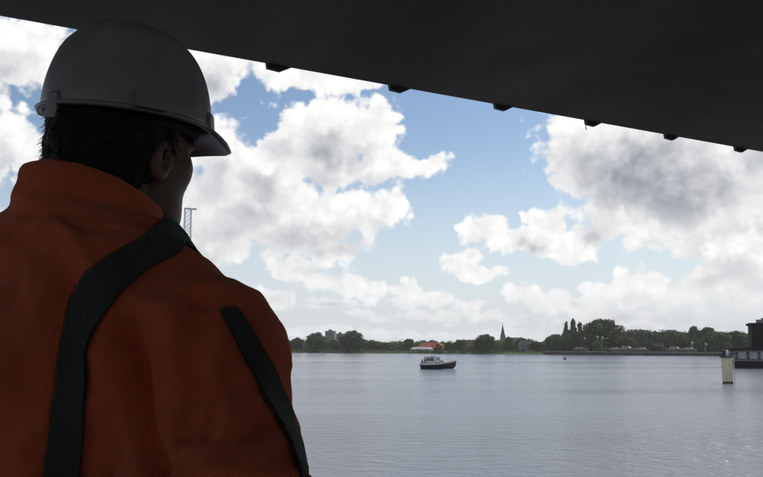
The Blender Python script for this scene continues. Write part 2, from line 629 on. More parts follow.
# (x, top y, width px, metres inland, kind, leaf, name, label)
G1 = 'trees along the far bank'
TREES = [
    (283, 336.5, 20, 9, 'round', M_LEAFD, 'bank_tree', 'low dark tree nearest the orange jacket sleeve on the far bank'),
    (297, 337.0, 16, 12, 'round', M_LEAFD, 'bank_tree', 'second low dark tree from the orange sleeve on the far bank'),
    (316, 331.5, 23, 8, 'broad', M_LEAF, 'bank_tree', 'rounded green tree just left of the grey tower block'),
    (353, 329.0, 27, 8, 'broad', M_LEAFD, 'bank_tree', 'big dark domed tree just right of the two tower blocks'),
    (335, 339.5, 13, 10, 'round', M_LEAFD, 'bank_tree', 'low tree filling the gap below the tower blocks'),
    (374, 340.0, 16, 30, 'round', M_LEAF, 'bank_tree', 'low tree right of the big domed tree by the tower blocks'),
    (389, 341.0, 16, 34, 'round', M_LEAF, 'bank_tree', 'small low tree behind the lawn left of the orange-roofed house'),
    (409, 337.0, 13, 60, 'round', M_LEAFD, 'bank_tree', 'small dark tree rising behind the left end of the orange roof'),
    (439, 343.5, 11, 6, 'bush', M_LEAFD, 'bank_tree', 'small dark bushy tree in front of the orange roof right end'),
    (450, 341.5, 14, 14, 'round', M_LEAF, 'bank_tree', 'low green tree straight above the bow of the boat'),
    (460, 338.0, 12, 20, 'round', M_LEAF, 'bank_tree', 'small round tree left of the brown-roofed house'),
    (486, 333.0, 25, 7, 'broad', M_LEAFD, 'bank_tree', 'big rounded tree left of the church spire'),
    (509, 335.5, 13, 12, 'round', M_LEAFD, 'bank_tree', 'dark tree directly right of the church spire'),
    (521, 337.0, 15, 26, 'round', M_LEAF, 'bank_tree', 'second tree right of the church spire above the grey house'),
    (537, 340.0, 16, 14, 'round', M_LEAFD, 'bank_tree', 'lower tree between the grey house and the quay wall end'),
    (555, 331.5, 20, 22, 'round', M_LEAF, 'bank_tree', 'rounded tree left of the pointed poplars'),
    (566, 322.0, 13, 30, 'poplar', M_LEAFD, 'poplar_tree', 'left one of the pointed poplars beside the largest tree'),
    (574.0, 319.0, 15, 26, 'poplar', M_LEAFD, 'poplar_tree', 'tallest pointed poplar beside the largest tree'),
    (581, 322.5, 15, 24, 'poplar', M_LEAFD, 'poplar_tree', 'right pointed poplar touching the largest tree'),
    (573, 327.0, 24, 14, 'round', M_LEAFD, 'bank_tree', 'dark tree at the foot of the pointed poplars'),
    (603, 315.5, 42, 16, 'broad', M_LEAFD, 'bank_tree', 'largest tree of the far bank, wide dark crown above the quay'),
    (600, 336.5, 17, 5, 'bush', M_LEAF, 'bank_tree', 'rounded willow in front of the largest tree at the quay'),
    (629, 336.0, 20, 22, 'round', M_LEAF, 'bank_tree', 'mid-height tree right of the largest tree'),
    (647, 340.5, 13, 9, 'bush', M_LEAFD, 'round_bush', 'left of two round bushes on the quay'),
    (660, 340.5, 17, 9, 'bush', M_LEAF, 'round_bush', 'right and wider of two round bushes on the quay'),
    (682, 334.0, 22, 26, 'round', M_LEAFD, 'bank_tree', 'dark tree right of the two round bushes'),
    (694, 322.5, 14, 50, 'round', M_LEAFD, 'bank_tree', 'tall round-headed tree standing above the wood on the right'),
    (709, 323.5, 19, 52, 'round', M_LEAFD, 'bank_tree', 'wide-topped tree right of the tall round-headed one'),
    (716, 329.0, 30, 18, 'broad', M_LEAF, 'bank_tree', 'broad tree behind the yellow mooring pile'),
    (736, 331.5, 20, 30, 'round', M_LEAFD, 'bank_tree', 'tree next to the black pavilion wall'),
    (701, 337.0, 16, 12, 'round', M_LEAFD, 'bank_tree', 'low tree in front of the tall round-headed tree'),
    (752, 334.0, 22, 30, 'round', M_LEAFD, 'bank_tree', 'tree mostly hidden behind the black pavilion'),
]
for i, (px, ty, wpx, off, kind, lf, nm, lb) in enumerate(TREES):
    g = shore(px, off)
    zt = top_z(ty, g.y)
    z0 = BANKZ + (0.15 if off > 3 else 0) - .1
    tree(nm, (g.x, g.y, z0), (zt - z0) * 1.02, wpx / F * g.y * 1.08, kind, i, lb, G1, lf)


def wood(name, pxs, off0, off1, ty0, ty1, label, seed, leaf, n, per=80):
    rng = np.random.default_rng(seed)
    cs, rs = [], []
    for k in range(n):
        px = rng.uniform(*pxs)
        off = rng.uniform(off0, off1)
        g = shore(px, off)
        f = (px - pxs[0]) / (pxs[1] - pxs[0])
        zt = top_z(ty0 + (ty1 - ty0) * f + rng.uniform(0, 2.5) + 1.2 * math.sin(px * .19 + seed), g.y)
        r = rng.uniform(2.2, 4.6)
        z = zt - r
        while z > 0.5:
            cs.append((g.x + rng.uniform(-2, 2), g.y + rng.uniform(-2, 2), z))
            rs.append((r * 1.2, r * 1.2, r))
            z -= r * 1.1
    V, Q = leaves(cs, rs, per, .75, rng)
    o = np_obj(name, V, Q, leaf, smooth=False)
    tag(o, label, 'wood', kind='stuff')


wood('far_wood', (618, 765), 95, 190, 329.5, 332, 'dense dark wood filling the background behind the quay', 3, M_LEAFD, 300)
wood('far_treeline', (255, 420), 60, 120, 338.5, 341.5, 'low hazy line of trees behind the left far bank', 4, M_LEAF, 240)
wood('far_treeline', (415, 560), 70, 130, 340.5, 339.5, 'low hazy line of trees behind the church and houses', 5, M_LEAF, 220)
wood('far_treeline', (-120, 262), 20, 120, 337, 337, 'low line of trees on the bank hidden behind the worker', 6, M_LEAFD, 260)
# reeds and scrub at the water's edge
rng = np.random.default_rng(11)
cs, rs = [], []
for k in range(420):
    px = rng.uniform(255, 545)
    g = shore(px, rng.uniform(2.5, 6))
    cs.append((g.x, g.y, BANKZ + rng.uniform(0, .9)))
    rs.append((rng.uniform(.7, 2.0), .9, rng.uniform(.4, 1.2)))
V, Q = leaves(cs, rs, 24, .3, rng)
tag(np_obj('bank_scrub', V, Q, M_LEAFL, smooth=False), 'strip of pale green scrub along the far water edge', 'scrub', kind='stuff')

# ------------------------------------------------------------------ buildings on the far bank
M_BRICK = mat('brown_brick', (0.20, 0.13, 0.09), 0.9, 0.2, var=0.35, scale=0.8)
M_CONC = mat('tower_concrete', (0.20, 0.185, 0.175), 0.9, 0.2, var=0.2, scale=0.3)
M_ORANGE = mat('orange_tiles', (0.38, 0.11, 0.065), 0.8, 0.2, var=0.3, scale=0.6, bump=.3, bscale=3)
M_SLATE = mat('slate', (0.045, 0.048, 0.055), 0.7, 0.3, var=0.3, scale=0.8)
M_BRWNROOF = mat('brown_tiles', (0.16, 0.085, 0.06), 0.8, 0.2, var=0.3, scale=0.6)
M_WHITE = mat('white_paint', (0.72, 0.71, 0.68), 0.6, 0.3, var=0.12, scale=1.0)
M_SHED = mat('shed_white', (0.46, 0.45, 0.43), 0.7, 0.3, var=.2, scale=1.0)
M_GLASS = mat('dark_glass', (0.02, 0.025, 0.03), 0.08, 0.6)


def face_along():
    return math.atan2(SD.y, SD.x)


def house(name, px, off, w_, dp, eave, ridge, wallm, roofm, label, hip=0.0, cols=4, rows=1, chimney=True, rz=0.0):
    g = shore(px, off)
    root = empty(name, (g.x, g.y, BANKZ - .15), face_along() + rz)
    tag(root, label, 'house')
    MB().box(-w_ / 2, w_ / 2, 0, dp, 0, eave).build('wall', wallm, root)
    o = .4
    rf = MB()
    a, b, yr = -w_ / 2 - o, w_ / 2 + o, dp / 2
    vs = [(a, -o, eave + .01), (b, -o, eave + .01), (b, dp + o, eave + .01), (a, dp + o, eave + .01), (a + hip, yr, ridge), (b - hip, yr, ridge)]
    rf.add(vs, [(0, 1, 5, 4), (2, 3, 4, 5), (0, 4, 3), (1, 2, 5), (0, 3, 2, 1)])
    rr = rf.build('roof', roofm, root)
    if chimney:
        MB().box(w_ * .2, w_ * .2 + .8, yr - .4, yr + .4, ridge - 1.2, ridge + .9).build('chimney', M_BRICK, rr)
    for r_ in range(rows):
        for c in range(cols):
            x = -w_ / 2 + w_ * (c + .5) / cols
            z = .8 + r_ * 2.7
            MB().box(x - .5, x + .5, -.05, -.003, z, min(z + 1.3, eave - .2)).build('window', M_GLASS, root)
    MB().box(-.5, .5, -.06, -.004, .02, 2.05).build('door', M_SLATE, root)
    return root


g = shore(427, 30)
house('farm_house', 427, 30, 26 / F * g.y, 10, 2.6, top_z(342, g.y) - BANKZ, M_BRICK, M_ORANGE, 'long low house with bright orange tiled roof behind white shed', hip=3.0, cols=6)
g = shore(419, 14)
house('white_shed', 419, 14, 21 / F * g.y, 6, 1.9, top_z(346.8, g.y) - BANKZ, M_SHED, M_SHED, 'low white shed in front of the orange-roofed house', hip=1.0, cols=4, chimney=False)
g = shore(470, 28)
house('brown_house', 470, 28, 14 / F * g.y, 9, 3.2, top_z(339.5, g.y) - BANKZ, M_BRICK, M_BRWNROOF, 'brown house with dark brown roof left of the big tree by the spire', cols=3)
g = shore(523, 12)
house('grey_house', 523, 12, 12 / F * g.y, 9, 4.6, top_z(340.5, g.y) - BANKZ, M_CONC, M_SLATE, 'grey two-storey house among trees right of the church spire', cols=4, rows=2)


def tower_block(px, ty, wpx, off, label):
    g = shore(px, off)
    h = top_z(ty, g.y) - BANKZ
    w_ = wpx / F * g.y
    root = empty('tower_block', (g.x, g.y, BANKZ), face_along() * .35)
    tag(root, label, 'building', 'tower blocks behind the trees')
    MB().box(-w_ / 2, w_ / 2, 0, w_ * .8, 0, h).build('wall', M_CONC, root)
    MB().box(-w_ / 2 - .2, w_ / 2 + .2, -.2, w_ * .8 + .2, h + .003, h + .6).build('parapet', M_CONC, root)
    MB().box(-w_ / 5, w_ / 8, w_ * .3, w_ * .6, h + .604, h + 2.0).build('lift_housing', M_CONC, root)
    nz = int(h / 3)
    for r_ in range(nz):
        for c in range(3):
            x = -w_ / 2 + w_ * (c + .5) / 3
            MB().box(x - w_ * .1, x + w_ * .1, -.05, -.003, 1 + r_ * 3, 2.5 + r_ * 3).build('window', M_GLASS, root)


tower_block(329.5, 331.5, 9, 170, 'taller grey tower block rising behind the far bank trees')
tower_block(339.5, 334.2, 7, 180, 'shorter grey tower block right of the taller one')

# church
g = shore(503, 420)
cz = top_z(323, g.y) - BANKZ
ch = empty('church', (g.x, g.y, BANKZ), 0.2)
tag(ch, 'church with slim dark pointed spire above the far trees', 'church')
tw = 2.3
th = cz * .52
MB().box(-tw, tw, -tw, tw, 0, th).build('tower', M_BRICK, ch)
sp = MB()
n = 8
vs = [((tw * 1.06) * math.cos(2 * math.pi * (i + .5) / n) * 1.03, (tw * 1.06) * math.sin(2 * math.pi * (i + .5) / n) * 1.03, th + .003) for i in range(n)] + [(0, 0, cz - 1.2)]
sp.add(vs, [(i, (i + 1) % n, n) for i in range(n)] + [tuple(range(n - 1, -1, -1))])
spo = sp.build('spire', M_SLATE, ch)
MB().bar((0, 0, cz - 1.6), (0, 0, cz + .8), .14, 5).box(-.6, .6, -.1, .1, cz - .1, cz + .15).build('cross', M_SLATE, spo)
for s in (-1, 1):
    MB().box(s * .8 - .4, s * .8 + .4, -tw - .06, -tw - .003, th - 4, th - 1.5).build('belfry_opening', M_GLASS, ch)
MB().box(tw + .003, tw + 18, -4, 4, 0, 7).build('nave', M_BRICK, ch)
MB().prism([(-4.4, 7.003), (4.4, 7.003), (0, 12.5)], 0, 18.2, mtx=Matrix.Translation((tw + .003, 0, 0)) @ Matrix.Rotation(R(-90), 4, 'Z')).build('nave_roof', M_SLATE, ch)

# lattice mast far off, beside the worker's face
M_STEEL = mat('galvanised_steel', (0.7, 0.71, 0.72), 0.6, 0.4)
g = shore(184, 45)
hz = top_z(209, g.y) - BANKZ
lm = empty('lattice_mast', (g.x, g.y, BANKZ), 0.35)
tag(lm, 'tall pale lattice mast rising beside the worker\'s cheek', 'mast')
w0, w1 = 3.6, 2.6
for sx in (-1, 1):
    for sy in (-1, 1):
        MB().bar((sx * w0, sy * w0, 0), (sx * w1, sy * w1, hz), .6, 5, .5).build('leg', M_STEEL, lm)
br = MB()
nb = 30
for k in range(nb):
    za, zb = hz * k / nb, hz * (k + 1) / nb
    a, b = w0 + (w1 - w0) * k / nb, w0 + (w1 - w0) * (k + 1) / nb
    for (p0, p1) in (((-1, -1), (1, -1)), ((1, -1), (1, 1)), ((1, 1), (-1, 1)), ((-1, 1), (-1, -1))):
        br.bar((p0[0] * a, p0[1] * a, za), (p1[0] * b, p1[1] * b, zb), .2, 4)
        br.bar((p1[0] * a, p1[1] * a, za), (p0[0] * b, p0[1] * b, zb), .2, 4)
        br.bar((p0[0] * b, p0[1] * b, zb), (p1[0] * b, p1[1] * b, zb), .14, 4)
br.build('bracing', M_STEEL, lm)
MB().box(-w1 - .8, w1 + 4.5, -w1 - .8, w1 + .8, hz, hz + .5).build('platform', M_STEEL, lm)
for x in (-1.6, 0, 1.6):
    MB().bar((x, 0, hz + .5), (x, 0, hz + 3.2), .14, 5).build('antenna', M_STEEL, lm)

# boats laid up and poles on the quay
M_BOATHULL = mat('pale_hull', (0.30, 0.30, 0.29), 0.5, 0.3, var=.3, scale=.6)


def hull_mesh(L, B, D, nst=14, flare=.75, sheer=.35):
    """hull lofted along x, keel at z=0, bow at +x"""
    vs, fs = [], []
    m_ = 7
    for i in range(nst + 1):
        t = i / nst
        x = -L / 2 + L * t
        hb = B / 2 * (1 - max(0, (t - .45) / .55) ** 2.2) * (.86 + .14 * min(1, t / .3))
        top = D + sheer * max(0, t - .3) ** 2 * 2
        keel = D * .75 * max(0, (t - .8) / .2) ** 2
        for j in range(-m_, m_ + 1):
            s = abs(j) / m_
            y = math.copysign(hb * (flare + (1 - flare) * s) * s ** .45 if s else 0, j)
            z = keel + (top - keel) * s ** 1.7
            vs.append((x + .35 * (z / D) * (t > .9) * (t - .9) * 10, y, z))
    K = 2 * m_ + 1
    for i in range(nst):
        for j in range(K - 1):
            a = i * K + j
            fs.append((a, a + 1, a + 1 + K, a + K))
    fs.append(tuple(range(K)))
    # deck
    deck = []
    for i in range(nst):
        a, b = i * K, i * K + K - 1
        fs.append((a, a + K, b + K, b))
    return vs, fs


def laid_up_boat(px, off, L, label, rz):
    g = shore(px, off)
    root = empty('laid_up_boat', (g.x, g.y, 1.85 if off < 8 else 1.05), face_along() + rz)
    tag(root, label, 'boat', 'boats laid up along the quay')
    vs, fs = hull_mesh(L, L * .32, L * .14)
    h = MB().add([(x, y, z + .35) for x, y, z in vs], fs).build('hull', M_BOATHULL, root, smooth=False)
    D = L * .14 + .36
    cb = MB().prism([(-L * .3, D), (L * .22, D + .05), (L * .12, D + L * .10), (-L * .26, D + L * .11)], -L * .11, L * .11).build('cabin', M_SHED, root)
    MB().box(-L * .22, L * .08, -L * .11 - .03, -L * .11 - .003, D + L * .045, D + L * .085).build('window', M_GLASS, cb)
    for sx in (-.25, .2):
        MB().box(L * sx - .12, L * sx + .12, -L * .12, L * .12, -.2, .5).build('cradle', M_QUAY, root)


laid_up_boat(580, 4, 8.0, 'pale laid-up boat on the quay below the poplars', .1)
laid_up_boat(614, 4, 7.0, 'pale laid-up boat just right of the rounded willow', 3.0)
laid_up_boat(627, 4, 9.5, 'long pale laid-up boat between willow and round bushes', .05)
laid_up_boat(641, 4, 7.0, 'pale laid-up boat touching the left round bush', 3.1)
laid_up_boat(675, 4, 9.0, 'pale laid-up boat right of the two round bushes', .1)
laid_up_boat(688, 4, 7.5, 'whitest laid-up boat left of the flagpoles', 3.2)
for i, (px, ty, lb) in enumerate(((691.5, 341, 'white flagpole nearest the round bushes'), (705, 342.5, 'white flagpole with pale flag near the pile'), (597, 335.5, 'white flagpole in front of the largest tree'), (602, 336.0, 'second white flagpole in front of the largest tree'))):
    g = shore(px, 3.5)
    fp = empty('flagpole', (g.x, g.y, 1.5))
    tag(fp, lb, 'flagpole', 'flagpoles on the quay')
    h = top_z(ty, g.y) - 1.5
    MB().bar((0, 0, 0), (0, 0, h), .08, 6, .05).build('pole', M_WHITE, fp)
    fl = []
    for k in range(7):
        for z in (0, 1):
            fl.append((.1 + k * .16, math.sin(k * 1.1) * .12, h - .1 - z * .8 - k * .09))
    MB().add(fl + [(x, y + .02, z) for x, y, z in fl], [(2 * k, 2 * k + 2, 2 * k + 3, 2 * k + 1) for k in range(6)] + [(14 + 2 * k, 14 + 2 * k + 1, 14 + 2 * k + 3, 14 + 2 * k + 2) for k in range(6)]).build('flag', M_WHITE, fp)

# ------------------------------------------------------------------ black pavilion on a pontoon, right edge
M_BLACKWOOD = mat('black_timber', (0.010, 0.009, 0.009), 0.8, 0.15, var=0.4, scale=2, stretch=(1, 1, .1), bump=.3, bscale=12)
M_PONTOON = mat('pontoon', (0.014, 0.013, 0.014), 0.9, 0.15, var=0.4, scale=1)
M_RAIL = mat('rail_white', (0.42, 0.42, 0.43), 0.6, 0.3, var=.1)
M_SHADE = mat('window_blind', (0.45, 0.47, 0.44), 0.3, 0.5, var=.15, scale=.6)
pc = on_z(735, 368.0, 0)
PD = pc.y
mpx = PD / F                                     # metres per pixel there
pv = empty('pavilion', (pc.x, pc.y, 0), R(-20))
tag(pv, 'black timber pavilion on a dark pontoon at the right edge', 'pavilion')


def pz(py):
    return top_z(py, PD)


W = 24.0
zd = pz(361.0)
MB().box(0, W, 0, 12, -.4, zd).build('pontoon', M_PONTOON, pv, bevel=.05)
for k in range(12):
    MB().box(.3 + k * 2.05, .55 + k * 2.05, -.08, -.004, .1, zd - .1).build('fender_board', M_BLACKWOOD, pv)
# glazed gallery with white balustrade
rl = MB()
z0, z1 = zd + .12, pz(350.8)
zr = pz(350.2)
step = 1.16
for k in range(21):
    x = .1 + k * step
    rl.box(x - .05, x + .05, .1, .2, zd, z1)
for zz in (z0, (z0 + z1) / 2, z1):
    rl.box(.15, W, .12, .18, zz - .05, zz + .05)
for k in range(20):
    x = .1 + k * step
    for q_ in (1, 2, 3):
        rl.box(x + q_ * step / 4 - .025, x + q_ * step / 4 + .025, .13, .17, z0, z1)
rl.build('balustrade', M_RAIL, pv)
MB().box(.25, W, .5, 11.5, zd + .002, zr).build('lower_wall', M_BLACKWOOD, pv)
for k in range(9):
    MB().box(.9 + k * 2.4, 2.6 + k * 2.4, .44, .497, zd + .5, zr - .4).build('gallery_window', M_SHADE, pv)
MB().box(-.9, W + .3, -.35, 12.3, zr + .003, pz(347.8)).build('gallery_roof', M_PONTOON, pv)
zu, ze = pz(347.8), pz(325.0)
x0 = (747.8 - 735) * mpx + 1.0
MB().box(x0, W, .6, 11, zu + .003, ze).build('upper_wall', M_BLACKWOOD, pv)
rf = MB().box(x0 - .45, W + .4, .1, 11.5, ze + .003, pz(323.0)).build('roof', M_PONTOON, pv)
MB().box(x0 + 1.4, x0 + 3.6, 2, 5, pz(323.0) + .003, pz(319.6)).box(x0 + 2.4, x0 + 2.9, 3, 3.5, pz(319.6), pz(318)).build('roof_unit', M_CONC, rf)
for k in range(4):
    xa = x0 + 2.6 + k * 4.2
    wn = MB().box(xa, xa + 2.6, .53, .597, pz(333.5), pz(327)).build('window', M_SHADE, pv)
    MB().box(xa - .1, xa + 2.7, .5, .527, pz(327) + .002, pz(327) + .12).build('lintel', M_BLACKWOOD, wn)
    MB().box(xa - .1, xa + 2.7, .5, .527, pz(333.5) - .12, pz(333.5) - .002).build('sill', M_BLACKWOOD, wn)

# ------------------------------------------------------------------ mooring pile
M_PILE = mat('pile_yellow', (0.64, 0.57, 0.40), 0.7, 0.3, var=.3, scale=.9, stretch=(1, 1, .3), color2=(.52, .47, .34))
M_PILEWET = mat('pile_wet', (0.07, 0.065, 0.05), 0.5, 0.4, var=.4, scale=2)
pp = on_z(728, 383.5, 0)
pm = pp.y / F
pr = 5.1 * pm
ph = top_z(357.5, pp.y)
pl = empty('mooring_pile', (pp.x, pp.y, 0))
tag(pl, 'thick pale yellow mooring pile with ladder and small white light', 'mooring pile')
MB().lathe([(pr * .98, .30), (pr, ph - .05), (pr * .97, ph)], 32).build('shaft', M_PILE, pl, smooth=False)
MB().lathe([(pr * .985, -2.0), (pr * .985, .297)], 32).build('wet_foot', M_PILEWET, pl)
MB().lathe([(pr * 1.28, ph + .003), (pr * 1.28, ph + .16), (pr * .5, ph + .2)], 24).build('cap', M_SLATE, pl)
lt = MB().lathe([(.16, ph + .2), (.16, ph + .5), (.20, ph + .55), (.20, ph + .95), (.08, ph + 1.05)], 12, c=(.1, 0, 0)).build('light', M_WHITE, pl)
MB().lathe([(.22, ph + .2), (.2, ph + .75), (.3, ph + .8), (.3, ph + .9)], 12, c=(-.42, 0, 0)).build('bollard', M_SLATE, pl)
rl = MB()
for a in range(7):
    t = a / 7 * 6.283
    rl.bar((pr * 1.2 * math.cos(t), pr * 1.2 * math.sin(t), ph + .16), (pr * 1.2 * math.cos(t), pr * 1.2 * math.sin(t), ph + .55), .03, 5)
rl.build('guard_post', M_SLATE, pl)
ld = MB()
la = R(-32)
lc, ls = math.cos(la), math.sin(la)
for s in (-.2, .2):
    bx, by = (pr + .16) * lc - s * ls, (pr + .16) * ls + s * lc
    ld.bar((bx, by, -.6), (bx, by, ph + .35), .035, 6)
k = .1
while k < ph:
    p0 = ((pr + .16) * lc + .2 * ls, (pr + .16) * ls - .2 * lc, k)
    p1 = ((pr + .16) * lc - .2 * ls, (pr + .16) * ls + .2 * lc, k)
    ld.bar(p0, p1, .026, 6)
    k += .3
ld.build('ladder', M_RAIL, pl)

# buoy
bp = on_z(565, 359.5, 0)
by = empty('buoy', (bp.x, bp.y, 0))
tag(by, 'small dark buoy floating alone right of the boat', 'buoy')
M_BUOY = mat('buoy_dark', (0.04, 0.025, 0.022), 0.5, 0.4, var=.3)
MB().lathe([(.3, -.5), (.62, -.15), (.66, .15), (.5, .42), (.2, .75), (.12, 1.0)], 20).build('body', M_BUOY, by, smooth=True)
MB().lathe([(.05, 1.003), (.05, 1.2), (.2, 1.2), (.2, 1.45), (.05, 1.5)], 10).build('topmark', M_BUOY, by)

# ------------------------------------------------------------------ motor cruiser
M_HULL = mat('navy_hull', (0.014, 0.016, 0.024), 0.3, 0.5, var=.3, scale=.8)
M_CREAM = mat('cream_cabin', (0.62, 0.59, 0.52), 0.45, 0.4, var=.12, scale=.8)
M_CANVAS = mat('cream_canvas', (0.52, 0.50, 0.45), 0.9, 0.1, var=.15, scale=2)
M_FENDER = mat('blue_fender', (0.02, 0.03, 0.07), 0.5, 0.4)
M_FOAM = mat('foam', (0.75, 0.77, 0.78), 0.9, 0.2, var=.2, scale=3)
bc = on_z(438.5, 369.2, 0)
bt = empty('motor_cruiser', (bc.x, bc.y, 0), R(-38))
tag(bt, 'dark-hulled motor cruiser with cream cabin on open water', 'boat')
L, B = 8.6, 3.0
vs, fs = hull_mesh(L, B, 1.55, sheer=.75)
MB().add([(x, y, z - .45) for x, y, z in vs], fs).build('hull', M_HULL, bt, smooth=False)
# pale bulwark band following the sheer
bw = MB()
nst = 24
ring = []
for s in (-1, 1):
    for i in range(nst + 1):
        t = i / nst
        hb = B / 2 * (1 - max(0, (t - .45) / .55) ** 2.2) * (.86 + .14 * min(1, t / .3)) + .035
        z = 1.10 + .75 * max(0, t - .3) ** 2 * 2
        x = -L / 2 + L * t + .35 * (t > .9) * (t - .9) * 10
        ring.append(((x, s * hb, z - .16), (x, s * hb, z + .22), (x, s * (hb - .06), z + .22), (x, s * (hb - .06), z - .16)))
    base = (0 if s < 0 else nst + 1)
    vv = [p for q_ in ring[base:] for p in q_]
    ff = []
    for i in range(nst):
        for j in range(4):
            ff.append((i * 4 + j, i * 4 + (j + 1) % 4, i * 4 + 4 + (j + 1) % 4, i * 4 + 4 + j))
    bw.add(vv, ff)
bw.build('bulwark', M_CREAM, bt)
fc = MB().prism([(-1.0, 1.1), (2.5, 1.35), (2.2, 1.75), (-.6, 1.85)], -1.05, 1.05).build('fore_cabin', M_CREAM, bt, bevel=.06)
for s in (-1, 1):
    for xa in (-.2, .75, 1.6):
        MB().box(xa, xa + .6, s * 1.06 - .012, s * 1.06 + .012, 1.45, 1.68).build('porthole', M_GLASS, fc)
wh = MB().prism([(-2.6, 1.0), (.3, 1.0), (.05, 1.9), (-.35, 2.62), (-2.6, 2.62)], -1.1, 1.1).build('wheelhouse', M_CREAM, bt, bevel=.05)
for s in (-1, 1):
    for xa, xb in ((-2.4, -1.55), (-1.4, -.55)):
        MB().prism([(xa, 1.85), (xb, 1.85), (xb - .05, 2.45), (xa, 2.45)], s * 1.11 - .012, s * 1.11 + .012).build('window', M_GLASS, wh)
for ya in (-.95, -.28, .39):
    MB().add([(.09, ya, 1.86), (.09, ya + .56, 1.86), (-.28, ya + .56, 2.5), (-.28, ya, 2.5), (.04, ya, 1.86), (.04, ya + .56, 1.86), (-.33, ya + .56, 2.5), (-.33, ya, 2.5)],
             [(0, 1, 2, 3), (7, 6, 5, 4), (0, 4, 5, 1), (1, 5, 6, 2), (2, 6, 7, 3), (3, 7, 4, 0)]).build('windscreen', M_GLASS, wh)
MB().box(-2.75, -.2, -1.2, 1.2, 2.635, 2.72).build('roof', M_CANVAS, bt, bevel=.03)
# canvas hood over the cockpit
hd = MB()
sec = [(-1.12, 1.05), (-1.15, 2.3), (-.85, 2.82), (0, 2.95), (.85, 2.82), (1.15, 2.3), (1.12, 1.05)]
vv = []
for x in (-3.25, -3.1, -2.62):
    kx = .9 if x < -3.2 else 1
    vv += [(x, y * kx, z * (.97 if x < -3.2 else 1)) for y, z in sec]
ff = [(i * 7 + j, i * 7 + j + 1, i * 7 + 8 + j, i * 7 + 7 + j) for i in range(2) for j in range(6)] + [tuple(range(7)), tuple(range(20, 13, -1))]
hd = hd.add(vv, ff).build('canvas_hood', M_CANVAS, bt)
for s in (-1, 1):
    MB().box(-3.05, -2.7, s * 1.16 - .012, s * 1.16 + .012, 1.55, 2.2).build('hood_window', M_GLASS, hd)
MB().add([(-4.25, 0, 1.2), (-4.31, 0, 1.2), (-4.75, 0, 2.55), (-4.69, 0, 2.55), (-4.25, .05, 1.2), (-4.31, .05, 1.2), (-4.75, .05, 2.55), (-4.69, .05, 2.55)],
         [(0, 1, 2, 3), (7, 6, 5, 4), (0, 4, 5, 1), (1, 5, 6, 2), (2, 6, 7, 3), (3, 7, 4, 0)]).build('flag_staff', M_WHITE, bt)
MB().box(-1.9, -1.2, -.45, .45, 2.722, 2.86).build('roof_hatch', M_FENDER, bt)
MB().box(.6, 1.3, -.4, .4, 1.78, 1.92).build('deck_hatch', M_FENDER, bt)
rr = MB()
pts = []
for s in (-1, 1):
    prev = None
    for i in range(8):
        t = .5 + .48 * i / 7
        hb = (B / 2 * (1 - max(0, (t - .45) / .55) ** 2.2) - .05)
        z = 1.25 + .75 * max(0, t - .3) ** 2 * 2
        x = -L / 2 + L * t
        p0, p1 = (x, s * hb, z), (x, s * hb, z + .62)
        rr.bar(p0, p1, .022, 5)
        if prev:
            rr.bar(prev, p1, .022, 5)
        prev = p1
rr.build('bow_rail', M_STEEL, bt)
MB().bar((-2.2, 0, 2.72), (-2.4, 0, 4.0), .035, 6, .02).bar((-2.3, -.35, 3.4), (-2.3, .35, 3.4), .02, 5).build('mast', M_WHITE, bt)
for x, y in ((-2.2, -1.42), (-.2, -1.62), (-3.6, -1.35)):
    MB().lathe([(.05, .15), (.14, .22), (.14, .72), (.05, .8)], 10, c=(x, y - .1, 0.05)).build('fender', M_FENDER, bt)
MB().lathe([(.20, 0), (.24, .04), (.24, .12), (.20, .16)], 16, c=(-3.9, -1.0, 1.3)).build('lifebuoy', M_WHITE, bt)
MB().box(-4.62, -4.32, -.25, .25, .2, 1.5).build('outboard_bracket', M_FENDER, bt)
# bow wave and wake on the water
fo = MB()
rngf = random.Random(5)
for s in (-1, 1):
    for k in range(80):
        t = k / 80
        x = 4.35 - 2.3 * t + rngf.uniform(-.15, .15)
        y = s * (.25 + 1.35 * t ** .7 + rngf.uniform(-.15, .25))
        r_ = rngf.uniform(.06, .22) * (1.2 - .7 * t)
        fo.lathe([(r_, -.05), (r_ * .9, r_ * .5), (r_ * .4, r_ * .9)], 6, c=(x, y, 0))
fm = fo.build('bow_foam', M_FOAM)
fm.matrix_world = Matrix.Translation(bt.location) @ Matrix.Rotation(R(-38), 4, 'Z')
tag(fm, 'white foam of the bow wave at the boat stem', 'foam', kind='stuff')

# ------------------------------------------------------------------ bridge overhead
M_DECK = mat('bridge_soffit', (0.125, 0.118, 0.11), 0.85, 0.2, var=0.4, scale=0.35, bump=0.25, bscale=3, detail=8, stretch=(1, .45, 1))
M_DECK2 = mat('bridge_steel', (0.118, 0.112, 0.105), 0.7, 0.3, var=0.3, scale=1.2)
BZ = CAMZ + 4.0
e0, e1 = on_z(45, 24, BZ), on_z(763, 152, BZ)
ed = Vector((e1.x - e0.x, e1.y - e0.y)).normalized()
en = Vector((-ed.y, ed.x))                         # outwards, away from the camera
brg = empty('bridge')
brg.matrix_world = Matrix.Translation((e0.x, e0.y, BZ)) @ Matrix.Rotation(math.atan2(ed.y, ed.x), 4, 'Z')
tag(brg, 'dark flat underside of a wide bridge overhead with small brackets', 'bridge')
BW = 36.0                                          # width of the deck
PW = 3.0
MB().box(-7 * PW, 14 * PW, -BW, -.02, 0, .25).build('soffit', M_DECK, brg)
MB().box(-7 * PW, 14 * PW, -BW, -.02, .256, 1.2).build('deck', M_DECK2, brg)
MB().box(-7 * PW, 14 * PW, -.018, .05, .02, 1.3).build('fascia', M_DECK2, brg)
ts = []
